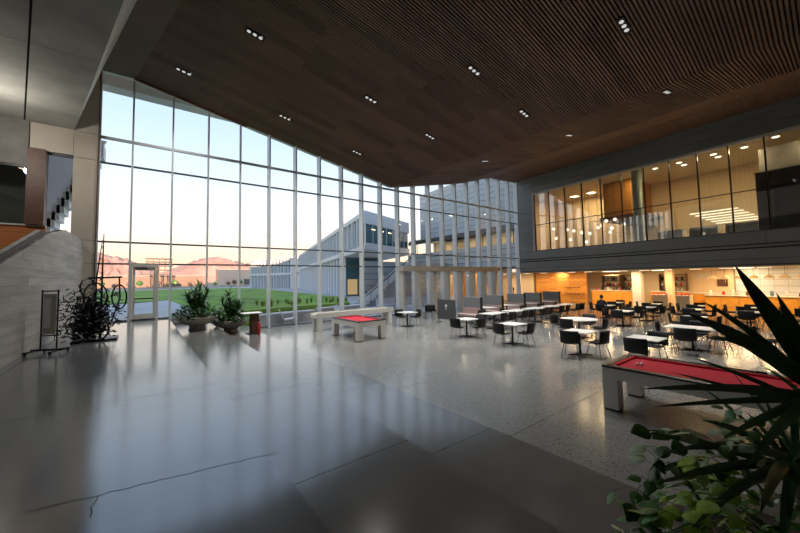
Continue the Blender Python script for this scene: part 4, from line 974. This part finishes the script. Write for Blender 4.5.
MB().tube([(0, 0.3, 0), (0.0, -1.0, 0.0)], [0.007, 0.013], 8).build('shaft', 'cane', t); MB().tube([(0, -1.0, 0), (0, -1.12, 0)], [0.013, 0.014], 8).build('butt', 'black_plastic', t)
# ---- shuffleboard
t = thing('shuffleboard_table', 'long narrow white shuffleboard table close to the glass wall', 'game table', (8.9, 15.6, 0), 0.0)
MB().box(-2.3, 2.3, -0.35, 0.35, 0.62, 0.80).build('cabinet', 'pool_white', t, bevel=0.01); MB().box(-2.2, 2.2, -0.25, 0.25, 0.80, 0.83).build('playfield', 'beige_panel', t)
for x in (-2.2, 1.96):
    for y in (-0.33, 0.13): MB().box(x, x+0.24, y, y+0.2, 0, 0.62).build('leg', 'pool_white', t)
for y in (-0.35, 0.31): MB().box(-2.3, 2.3, y, y+0.04, 0.80, 0.87).build('side_rail', 'pool_white', t)
# ---- side table with a red bottle beside the second planter
t = thing('side_table', 'small dark side table with pale top beside the second planter', 'table', (3.72, 15.3, ZT3))
MB().box(-0.42, 0.36, -0.3, 0.3, 0.84, 0.88).build('table_top', 'table_white', t, bevel=0.01); MB().box(-0.05, 0.24, -0.2, 0.2, 0.02, 0.84).build('pedestal', 'dark_wood', t); MB().box(-0.2, 0.3, -0.26, 0.26, 0, 0.02).build('base', 'black_metal', t)
t = thing('fire_extinguisher', 'red fire extinguisher standing on the step by the side table', 'extinguisher', (3.86, 14.75, ZT3))
MB().lathe([(0.06, 0), (0.075, 0.02), (0.075, 0.42), (0.04, 0.50), (0.025, 0.52)], 16).build('cylinder', 'red_item', t, True); MB().tube([(0, 0, 0.52), (0, 0, 0.58), (0.08, 0, 0.60)], 0.016, 6).build('valve', 'black_metal', t); MB().tube([(0.02, 0, 0.56), (-0.09, 0, 0.5), (-0.10, 0, 0.2)], 0.012, 6).build('hose', 'black_plastic', t)
# ---- rolling rack on the left
t = thing('rolling_rack', 'black wheeled stand with a pale hanging poster by the concrete wall', 'stand', (-1.74, 11.42, ZU), -0.45)
for x in (-0.16, 0.16): MB().tube([(x, 0, 0.10), (x, 0, 1.50)], 0.016, 8).build('upright', 'black_metal', t)
MB().tube([(-0.18, 0, 1.47), (0.18, 0, 1.47)], 0.014, 8).build('top_bar', 'black_metal', t); MB().tube([(-0.16, 0, 0.42), (0.16, 0, 0.42)], 0.012, 8).build('cross_bar', 'black_metal', t)
for y in (-0.0,):
    MB().box(-0.34, 0.30, -0.03, 0.03, 0.07, 0.11).build('base_bar', 'black_metal', t)
for x in (-0.26, 0.22): MB().box(x-0.03, x+0.03, -0.30, 0.30, 0.06, 0.09).build('foot_bar', 'black_metal', t)
for x in (-0.26, 0.22):
    for y in (-0.27, 0.27): MB().tube([(x-0.015, y, 0.03), (x+0.015, y, 0.03)], 0.03, 10).build('castor', 'black_plastic', t)
MB().box(-0.13, 0.13, -0.006, 0.006, 0.46, 1.40).build('poster_board', 'board_concrete', t); MB().box(-0.11, 0.02, -0.012, -0.006, 0.60, 1.30).build('poster', 'table_white', t)
# ---- welded black metal bicycle-and-branch sculpture on the left
sk = thing('metal_sculpture', 'tangled black welded sculpture of branches and bicycle wheels by the concrete wall', 'sculpture', (-1.12, 13.2, ZU))
def ring(c, R, r, nrm, par, nm, spokes=10):
    nrm = Vector(nrm).normalized(); a = nrm.orthogonal().normalized(); b = nrm.cross(a); c = Vector(c)
    MB().tube([c+(a*cos(2*pi*k/28)+b*sin(2*pi*k/28))*R for k in range(29)], r, 6, cap=False).build(nm, 'black_metal', par)
    w_ = bpy.data.objects[-1] if False else None
    m = MB()
    for k in range(spokes): m.tube([c, c+(a*cos(2*pi*k/spokes)+b*sin(2*pi*k/spokes))*R], 0.004, 4, cap=False)
    m.build('spokes', 'chrome', par)
ring((0.56, 0.0, 1.22), 0.36, 0.022, (0.85, 0.5, 0), sk, 'wheel'); ring((0.02, 0.02, 1.25), 0.40, 0.022, (0.7, 0.7, 0), sk, 'wheel'); ring((-0.12, -0.05, 1.5), 0.28, 0.02, (0.8, -0.5, 0.1), sk, 'wheel'); ring((0.08, -0.25, 0.33), 0.33, 0.025, (0.5, 0.86, 0), sk, 'wheel')
MB().tube([(-0.14, 0, 1.80), (0.62, 0, 1.82)], 0.028, 8).build('cross_bar', 'black_metal', sk)
MB().tube([(0.55, 0, 1.84), (0.58, 0, 1.2), (0.40, 0, 0.5)], 0.02, 8).build('fork', 'black_metal', sk)
MB().tube([(0.15, 0.05, 0.0), (0.16, 0.02, 1.6), (0.17, 0.03, 3.10)], [0.035, 0.025, 0.010], 8).build('mast', 'black_metal', sk)
MB().tube([(0.02, 0.0, 0.1), (0.04, 0, 1.8), (0.14, 0.0, 2.9)], [0.03, 0.02, 0.008], 8).build('mast', 'black_metal', sk)
MB().box(-0.42, 0.56, -0.42, 0.35, 0.0, 0.05).build('base_plate', 'black_metal', sk)
tw_ = MB(); rb = random.Random(8)
for k in range(70):
    z = rb.uniform(1.2, 3.0); a = rb.uniform(0, 6.28); l = rb.uniform(0.05, 0.15)*(3.5-z)*0.7
    tw_.tube([(0.16, 0.02, z), (0.16+cos(a)*l, 0.02+sin(a)*l, z+l*rb.uniform(-.2, .7))], [0.008, 0.003], 4)
stuff(tw_.build('twigs', 'black_metal', sk))
br_ = MB()
for k in range(1100):
    p = Vector((rb.gauss(-0.06, 0.26), rb.gauss(-0.1, 0.16), abs(rb.gauss(0.58, 0.36))+0.08)); p.z = min(p.z, 1.7)
    p.x = max(-0.70, min(0.62, p.x)); d = Vector((rb.gauss(0, 1), rb.gauss(0, 1), rb.gauss(0, .7))).normalized()*rb.uniform(0.06, 0.22); q = p+d; q.z = max(0.06, q.z)
    br_.tube([p, (p+q)/2+Vector((rb.gauss(0, .02), rb.gauss(0, .02), rb.gauss(0, .03))), q], [0.016, 0.014, 0.006], 5)
stuff(br_.build('branches', 'black_metal', sk))
lk = MB()
for k in range(46):
    p = Vector((rb.gauss(-0.08, 0.28), rb.gauss(-0.2, 0.12), rb.uniform(0.2, 1.25))); r = rb.uniform(0.015, 0.045)
    lk.box(p.x-r, p.x+r, p.y-r, p.y+r, p.z-r*.6, p.z+r*.6)
stuff(lk.build('scrap_pieces', 'chrome', sk))
# ================================================================ PLANTERS
def bowl(loc, label):
    t = thing('planter_bowl', label, 'planter', loc, 0, 'round stone planter bowls')
    MB().lathe([(0.05, 0.17), (0.30, 0.18), (0.52, 0.27), (0.66, 0.38), (0.74, 0.50), (0.74, 0.54), (0.69, 0.54), (0.62, 0.42), (0.40, 0.36), (0.05, 0.35)], 36, cap=False).build('bowl', 'bowl_stone', t, True)
    MB().lathe([(0.32, 0), (0.30, 0.02), (0.27, 0.19)], 24).build('foot', 'bowl_stone', t, True)
    MB().lathe([(0.66, 0.44), (0.5, 0.50), (0.2, 0.54), (0.01, 0.55)], 24, cap=False).build('soil', 'soil', t, True)
    return t
def leafmesh(m, base, tip, bow, wd, side=None, seg=7, mi=0, fold=0.25, prof=None):
    base, tip, bow = Vector(base), Vector(tip), Vector(bow); mid = (base+tip)/2+bow
    ax = (tip-base).normalized()
    if side is None:
        side = ax.cross(Vector((0, 0, 1)))
        if side.length < 1e-3: side = Vector((1, 0, 0))
    side = Vector(side).normalized(); vs = []; fs = []
    for i in range(seg+1):
        s_ = i/seg; p = base*(1-s_)**2+mid*2*s_*(1-s_)+tip*s_*s_
        d = ((mid-base)*(1-s_)+(tip-mid)*s_).normalized(); sd = (side-d*side.dot(d)).normalized(); up = sd.cross(d)
        wv = wd*(prof(s_) if prof else (0.55+0.45*min(1, s_*3))*max(0.0, 1-s_**2.6)**0.9)
        vs += [p-sd*wv+up*wv*fold, p, p+sd*wv+up*wv*fold]
    for i in range(seg):
        a = 3*i; fs += [(a, a+1, a+4, a+3), (a+1, a+2, a+5, a+4)]
    m.add(vs, fs, mi)
def far_plant(loc, h, label, seed):
    rr = random.Random(seed)
    t = thing('dracaena', label, 'plant', loc, 0, 'spiky dracaena plants in the bowls')
    tops = []
    for k in range(6):
        a = k*1.7+seed; r = 0.12 if k == 0 else 0.2
        top = Vector((cos(a)*r*1.8, sin(a)*r*1.8, h*(0.86 if k == 0 else rr.uniform(0.40, 0.78))))
        MB().tube([(cos(a)*r*.5, sin(a)*r*.5, 0), (cos(a)*r, sin(a)*r, top.z*.5), top], [0.03, 0.025, 0.02], 7).build('cane', 'cane', t); tops.append(top)
    m = MB()
    for top in tops:
        for k in range(58):
            f_ = rr.uniform(0.25, 1.0); b = Vector((top.x*f_, top.y*f_, top.z*f_)); a = rr.uniform(0, 6.28); el = rr.uniform(-0.1, 1.25); l = rr.uniform(0.32, 0.56)
            d = Vector((cos(a)*cos(el), sin(a)*cos(el), sin(el)))
            leafmesh(m, b, b+d*l-Vector((0, 0, 0.04)), (0, 0, 0.06), 0.034, seg=4, mi=rr.choice((0, 0, 1)))
    stuff(m.build('leaves', ['leaf_dark', 'leaf_mid'], t))
def far_cover(loc, label, seed):
    rr = random.Random(seed); t = thing('ground_cover', label, 'plant', loc, 0, 'leafy ground cover in the bowls'); m = MB()
    for k in range(330):
        a = rr.uniform(0, 6.28); r = 0.9*sqrt(rr.random()); z = 0.06+max(0, 0.42*(1-r/1.0))*rr.random()*1.6-(0.16*rr.random() if r > 0.72 else 0)
        b = Vector((cos(a)*r*.95, sin(a)*r*.95, z)); d = Vector((rr.gauss(cos(a)*.6, .5), rr.gauss(sin(a)*.6, .5), rr.uniform(-.1, .6))).normalized()
        leafmesh(m, b, b+d*rr.uniform(0.14, 0.24), (0, 0, 0.03), 0.065, seg=3, mi=rr.choice((0, 0, 1, 2)), prof=lambda s_: math.sin(pi*min(1, s_*0.95+0.05))**0.8)
    stuff(m.build('leaves', ['leaf_dark', 'leaf_mid', 'leaf_green'], t))
    m = MB()
    for k in range(9):
        a = rr.uniform(0, 6.28); m.tube([(0, 0, 0.0), (cos(a)*.5, sin(a)*.5, 0.10), (cos(a)*.86, sin(a)*.86, 0.02), (cos(a)*.95, sin(a)*.95, -0.10)], 0.007, 5)
    m.build('stems', 'leaf_mid', t)
for (x, y, z, h, d, sd_) in ((1.79, 16.0, ZT2, 1.42, 'the far left planter nearest the glass door', 1), (3.12, 16.4, ZT3, 1.35, 'the second planter, beside the side table', 4)):
    bowl((x, y, z), 'round stone bowl, '+d); far_plant((x, y, z+0.54), h, 'tall spiky green dracaena in '+d, sd_); far_cover((x, y, z+0.52), 'dark leafy ground cover in '+d, sd_+20)
# ---- near planter with big strap-leaved plant at the right edge of the frame
NP = Vector((3.05, 0.10, ZT3))
bowl(NP, 'round stone bowl at the right edge, nearest the camera')
yu = thing('yucca', 'large dark strap-leaved yucca at the right edge, nearest the camera', 'plant', (NP.x, NP.y, NP.z+0.53))
loc0 = Vector((NP.x, NP.y, NP.z+0.53))
heads = [Vector((0.02, -0.06, 0.95)), Vector((-0.10, 0.10, 0.62)), Vector((0.16, 0.10, 0.42))]
for k, hd in enumerate(heads):
    MB().tube([(hd.x*.3, hd.y*.3, -0.02), (hd.x*.7, hd.y*.7, hd.z*.5), hd], [0.045, 0.04, 0.035], 10).build('cane', 'cane', yu, True)
def near_leaf(hd, tip, bow, wd, mt, side=None):
    m = MB(); leafmesh(m, hd, tip, bow, wd, side, 12); m.build('leaf', mt, yu, True)
ry = random.Random(21)
# head, leaf tip (from the planter's centre), half width, upward bow
for hi, tip, wd, bw in ((0, (-0.782, 0.201, 1.71), 0.0500, 0.02), (0, (-0.995, 0.355, 1.484), 0.0440, 0.10), (0, (-0.737, 0.343, 1.528), 0.0248, 0.13),
        (0, (-1.214, 0.484, 1.137), 0.0248, 0.06), (0, (-0.986, 0.508, 0.994), 0.0186, 0.03), (0, (-0.773, 0.391, 1.232), 0.0149, 0.05),
        (0, (-0.798, 0.071, 1.578), 0.0360, 0.02), (0, (-0.405, 0.008, 1.777), 0.0248, 0.0), (1, (-1.042, 0.437, 0.822), 0.0260, 0.10),
        (1, (-1.211, 0.447, 0.728), 0.0248, 0.06), (1, (-0.972, 0.571, 0.845), 0.0211, 0.05), (1, (-1.279, 0.317, 0.634), 0.0248, 0.10),
        (0, (-0.984, 0.259, 0.92), 0.0260, 0.05), (1, (-0.924, 0.336, 0.968), 0.0223, 0.10), (0, (-0.979, 0.427, 1.185), 0.0124, 0.02),
        (0, (-1.108, 0.169, 0.872), 0.0279, 0.10), (1, (-1.13, 0.133, 0.726), 0.0279, 0.10), (0, (-0.751, 0.303, 1.349), 0.0217, 0.09),
        (1, (-1.048, 0.262, 0.685), 0.0248, 0.08)):
    tip = Vector(tip); base = heads[hi]+Vector((ry.uniform(-.03, .03), ry.uniform(-.03, .03), ry.uniform(-.12, .05)))
    vd = (loc0+(base+tip)/2-Vector((0, 0, 2.45))).normalized(); sdv = (tip-base).cross(vd)+Vector((ry.gauss(0, .05), ry.gauss(0, .05), 0))
    near_leaf(base, tip, Vector((0, 0, bw)), wd, side=sdv, mt=ry.choice(('leaf_dark', 'leaf_dark', 'leaf_mid')))
for hi, hd in enumerate(heads):
    for k in range(22 if hi else 28):
        a = ry.uniform(0, 6.28); el = ry.uniform(-0.5, 1.2); l = ry.uniform(0.45, 0.72)
        if hi == 0 and -2.6 < a-pi*0.5 < 2.6 and el > 0.75 and cos(a) < 0.2: continue
        b = hd+Vector((0, 0, ry.uniform(-.2, .03))); d = Vector((cos(a)*cos(el), sin(a)*cos(el), sin(el)))
        tp = b+d*l-Vector((0, 0, l*0.18))
        wt = tp+loc0
        if wt.x < 1.35 or (wt.x < 2.2 and wt.z > 1.9): continue
        near_leaf(b, tp, Vector((0, 0, 0.10*cos(el))), ry.uniform(0.018, 0.028), ry.choice(('leaf_dark', 'leaf_dark', 'leaf_mid', 'leaf_mid')))
po = thing('trailing_pothos', 'trailing leafy pothos with lime and pale leaves spilling from the nearest planter', 'plant', (NP.x, NP.y, NP.z+0.53))
rpz = random.Random(33)
def heart(s_): return 1.1*math.sin(pi*min(1, (0.07+0.93*s_)))**0.7*(1-0.62*s_)
hm = {}
for mt in ('leaf_mid', 'leaf_green', 'leaf_lime', 'leaf_pale', 'leaf_dark'):
    m = MB(); leafmesh(m, (0, 0, 0), (1, 0, -0.12), (0, 0, 0.16), 0.50, (0, 1, 0), 8, 0, 0.22, heart); m.tube([(0.02, 0, 0), (-0.45, 0, -0.12), (-0.8, 0, -0.42)], [0.025, 0.025, 0.02], 4); hm[mt] = m.mesh('leaf', mt, True)
def pleaf(p, d, size, mt, roll=0.0):
    d = Vector(d).normalized(); z = Vector((0, 0, 1)); sd_ = z.cross(d)
    if sd_.length < 1e-3: sd_ = Vector((0, 1, 0))
    sd_.normalize(); up = d.cross(sd_); M3 = Matrix((d, sd_, up)).transposed()
    e = (M3.to_4x4() @ Matrix.Rotation(roll, 4, 'X')).to_euler(); obj('leaf', hm[mt], po, p, e, (size, size, size))
for k in range(170):
    a = rpz.uniform(1.2, 4.6); r = 0.2+0.58*rpz.random(); zt = 0.52*(1-r/1.1)+0.12
    p = Vector((cos(a)*r, sin(a)*r, rpz.uniform(0.02, zt) - (0.12*rpz.random() if r > .75 else 0)))
    d = Vector((cos(a)+rpz.gauss(0, .5), sin(a)+rpz.gauss(0, .5), rpz.gauss(0.0, .4)))
    pleaf(p, d, rpz.uniform(0.06, 0.105), rpz.choice(('leaf_mid', 'leaf_green', 'leaf_green', 'leaf_mid', 'leaf_dark', 'leaf_lime', 'leaf_lime')), rpz.gauss(0, .4))
# lime cluster low, pale cluster in the middle, dark sprig reaching left
for (c, n, mt, sp) in (((-1.084, 0.427, 0.529), 12, 'leaf_lime', 0.10), ((-0.782, 0.259, 0.511), 10, 'leaf_lime', 0.10), ((-1.012, 0.638, 0.335), 4, 'leaf_pale', 0.05), ((-0.76, 0.426, 0.6), 12, 'leaf_pale', 0.11), ((-0.619, 0.303, 0.795), 9, 'leaf_pale', 0.10), ((-0.59, 0.354, 0.653), 8, 'leaf_lime', 0.08), ((-0.609, 0.226, 0.895), 8, 'leaf_green', 0.1), ((-1.044, 0.524, 0.507), 14, 'leaf_green', 0.10), ((-1.123, 0.524, 0.471), 8, 'leaf_mid', 0.07)):
    c = Vector(c)
    for k in range(n):
        p = c+Vector((rpz.gauss(0, sp*.75), rpz.gauss(0, sp*.75), rpz.gauss(0, sp*.5)))
        pleaf(p, (-0.6+rpz.gauss(0, .6), 0.5+rpz.gauss(0, .6), rpz.gauss(-0.45, .35)), rpz.uniform(0.06, 0.105), mt, rpz.gauss(0, .4))
def sprig(pts, mts, n, sz):
    P_ = [Vector(p) for p in pts]
    MB().tube(P_, [0.007, 0.006, 0.005, 0.004][:len(P_)], 6).build('stem', 'leaf_mid', po)
    for k in range(n):
        q = (k+0.5)/n*(len(P_)-1); i = min(int(q), len(P_)-2); p = P_[i].lerp(P_[i+1], q-i)
        pleaf(p, (P_[i+1]-P_[i]).normalized()*0.6+Vector((rpz.gauss(0, .5), rpz.gauss(0, .5), rpz.gauss(-.25, .4))), sz*rpz.uniform(.8, 1.2), rpz.choice(mts), rpz.gauss(0, .5))
sprig([(-0.426, 0.177, 0.478), (-0.457, 0.313, 0.69), (-0.55, 0.506, 0.747), (-0.652, 0.649, 0.739)], ('leaf_dark', 'leaf_mid', 'leaf_mid', 'leaf_pale'), 12, 0.10)
sprig([(-0.467, 0.209, 0.479), (-0.654, 0.403, 0.666), (-0.742, 0.531, 0.696), (-0.805, 0.588, 0.587)], ('leaf_mid', 'leaf_dark', 'leaf_lime'), 9, 0.09)
sprig([(-0.783, 0.386, 0.518), (-0.76, 0.485, 0.657), (-0.775, 0.564, 0.587), (-0.786, 0.65, 0.389)], ('leaf_mid', 'leaf_dark'), 7, 0.08)
for k in range(14):
    a = rpz.uniform(1.4, 4.4); MB().tube([(cos(a)*.1, sin(a)*.1, 0), (cos(a)*.5, sin(a)*.5, 0.28), (cos(a)*.85, sin(a)*.85, 0.06)], 0.006, 5).build('stem', 'leaf_mid', po)

# ================================================================ PEOPLE (small, in the background)
def person(label, loc, rz, joints, edges, radii, root, mats, zsplit, hair_c, name='person', extra=None):
    me = bpy.data.meshes.new('body_cage'); me.from_pydata(joints, edges, []); o = bpy.data.objects.new('cage', me); COL.objects.link(o)
    md = o.modifiers.new('skin', 'SKIN'); md.use_smooth_shade = True
    for i, sv in enumerate(me.skin_vertices[0].data): sv.radius = radii[i]; sv.use_root = (i == root)
    s2 = o.modifiers.new('sub', 'SUBSURF'); s2.levels = 2; s2.render_levels = 2
    dg = bpy.context.evaluated_depsgraph_get(); me2 = bpy.data.meshes.new_from_object(o.evaluated_get(dg)); bpy.data.objects.remove(o); me2.name = 'body'
    me2.materials.clear()
    for m in mats: me2.materials.append(MATS[m])
    for p in me2.polygons: p.material_index = zsplit(p.center); p.use_smooth = True
    t = thing(name, label, 'person', loc, rz); obj('body', me2, t)
    bm = bmesh.new(); bmesh.ops.create_uvsphere(bm, u_segments=16, v_segments=10, radius=1.0)
    bmesh.ops.delete(bm, geom=[v for v in bm.verts if v.co.z < -0.25 and v.co.y > -0.3 or v.co.y > 0.72 and v.co.z < 0.45], context='VERTS')
    for v in bm.verts: v.co = Vector((v.co.x*0.094, v.co.y*0.112-0.012, v.co.z*0.118+0.02))+Vector(hair_c)
    h = bpy.data.meshes.new('hair'); bm.to_mesh(h); bm.free(); h.materials.append(MATS['hair_dark']); obj('hair', h, t)
    hc = Vector(hair_c)
    for sx_ in (-1, 1):
        MB().lathe([(0.003, -0.012), (0.012, 0), (0.003, 0.012)], 8, (hc.x+0.034*sx_, hc.y+0.092, hc.z)).build('eye', 'hair_dark', t)
        MB().box(hc.x+0.085*sx_-0.01, hc.x+0.085*sx_+0.01, hc.y-0.02, hc.y+0.02, hc.z-0.035, hc.z+0.03).build('ear', 'skin', t)
    MB().hexa([(hc.x-0.014, hc.y+0.085, hc.z-0.04), (hc.x+0.014, hc.y+0.085, hc.z-0.04), (hc.x+0.01, hc.y+0.122, hc.z-0.038), (hc.x-0.01, hc.y+0.122, hc.z-0.038)],
              [(hc.x-0.006, hc.y+0.085, hc.z+0.01), (hc.x+0.006, hc.y+0.085, hc.z+0.01), (hc.x+0.005, hc.y+0.095, hc.z+0.01), (hc.x-0.005, hc.y+0.095, hc.z+0.01)]).build('nose', 'skin', t)
    MB().box(hc.x-0.022, hc.x+0.022, hc.y+0.085, hc.y+0.096, hc.z-0.068, hc.z-0.060).build('mouth', 'jar_brown', t)
    return t
# standing figure, head bowed slightly, arms in front
J = [(0, 0, .93), (0, 0, 1.10), (0, 0, 1.30), (0, 0, 1.42), (0, .01, 1.50), (0, .02, 1.60), (0, .03, 1.68)]
Rr = [(.15, .11), (.14, .10), (.17, .11), (.10, .08), (.055, .055), (.085, .10), (.07, .085)]
Ed = [(0, 1), (1, 2), (2, 3), (3, 4), (4, 5), (5, 6)]
def limb(start, pts, rad):
    k = start
    for p, r in zip(pts, rad): J.append(p); Rr.append(r); Ed.append((k, len(J)-1)); k = len(J)-1
def hand(idx, p, d):
    p = Vector(p); d = Vector(d).normalized(); s_ = d.cross(Vector((0, 0, 1))).normalized(); u_ = s_.cross(d)
    for k, o in enumerate((-.03, -.01, .01, .03)): 
        a = p+s_*o+d*0.05; J.append(tuple(a)); Rr.append((.010, .010)); Ed.append((idx, len(J)-1)); J.append(tuple(a+d*(0.06-0.008*abs(k-1.3))-u_*0.02)); Rr.append((.008, .008)); Ed.append((len(J)-2, len(J)-1))
    a = p+s_*0.045+d*0.01+u_*.01; J.append(tuple(a)); Rr.append((.011, .011)); Ed.append((idx, len(J)-1)); J.append(tuple(a+d*0.045+s_*.015)); Rr.append((.009, .009)); Ed.append((len(J)-2, len(J)-1))
for s_ in (-1, 1):
    limb(2, [(.18*s_, 0, 1.38), (.23*s_, -.02, 1.12), (.16*s_, .20, .98), (.12*s_, .27, .97)], [(.065, .065), (.05, .05), (.038, .038), (.04, .022)]); hand(len(J)-1, J[-1], (-.3*s_, 1, 0))
    limb(0, [(.10*s_, 0, .86), (.11*s_, .02, .50), (.11*s_, -.01, .10), (.115*s_, .06, .035), (.12*s_, .15, .03)], [(.09, .09), (.065, .065), (.045, .045), (.045, .035), (.035, .025)])
def zs_stand(c): return 2 if c.z < .92 else (0 if c.z > 1.47 or (c.y > .19 and c.z < 1.1) else 1)
person('standing person in black clothes before the pale wall behind the booths', (29.6, 20.1, 0.0), 2.4, J, Ed, Rr, 0, ['skin', 'cloth_black', 'cloth_navy'], zs_stand, (0, .02, 1.615))
# seated figure at the dense cafe rows
J = [(0, -.02, .52), (0, -.03, .70), (0, 0, .90), (0, .02, 1.02), (0, .04, 1.10), (0, .07, 1.20), (0, .08, 1.27)]
Rr = [(.16, .12), (.14, .10), (.18, .11), (.10, .08), (.055, .055), (.085, .10), (.07, .085)]
Ed = [(0, 1), (1, 2), (2, 3), (3, 4), (4, 5), (5, 6)]
for s_ in (-1, 1):
    limb(2, [(.18*s_, .01, .98), (.24*s_, .06, .76), (.14*s_, .28, .80), (.11*s_, .35, .81)], [(.065, .065), (.05, .05), (.038, .038), (.04, .022)]); hand(len(J)-1, J[-1], (-.3*s_, 1, 0))
    limb(0, [(.11*s_, .06, .52), (.12*s_, .44, .53), (.12*s_, .42, .10), (.12*s_, .48, .035), (.12*s_, .57, .03)], [(.09, .09), (.07, .07), (.045, .045), (.045, .035), (.035, .025)])
def zs_sit(c): return 2 if (c.z < .62 and c.y > .1) or c.z < .5 else (0 if c.z > 1.07 or (c.y > .27 and c.z > .7) else 1)
person('seated person in black at the front row of the dense cafe seating', (20.86, 8.3, 0.0), -pi/2, J, Ed, Rr, 0, ['skin', 'cloth_black', 'cloth_navy'], zs_sit, (0, .07, 1.215))
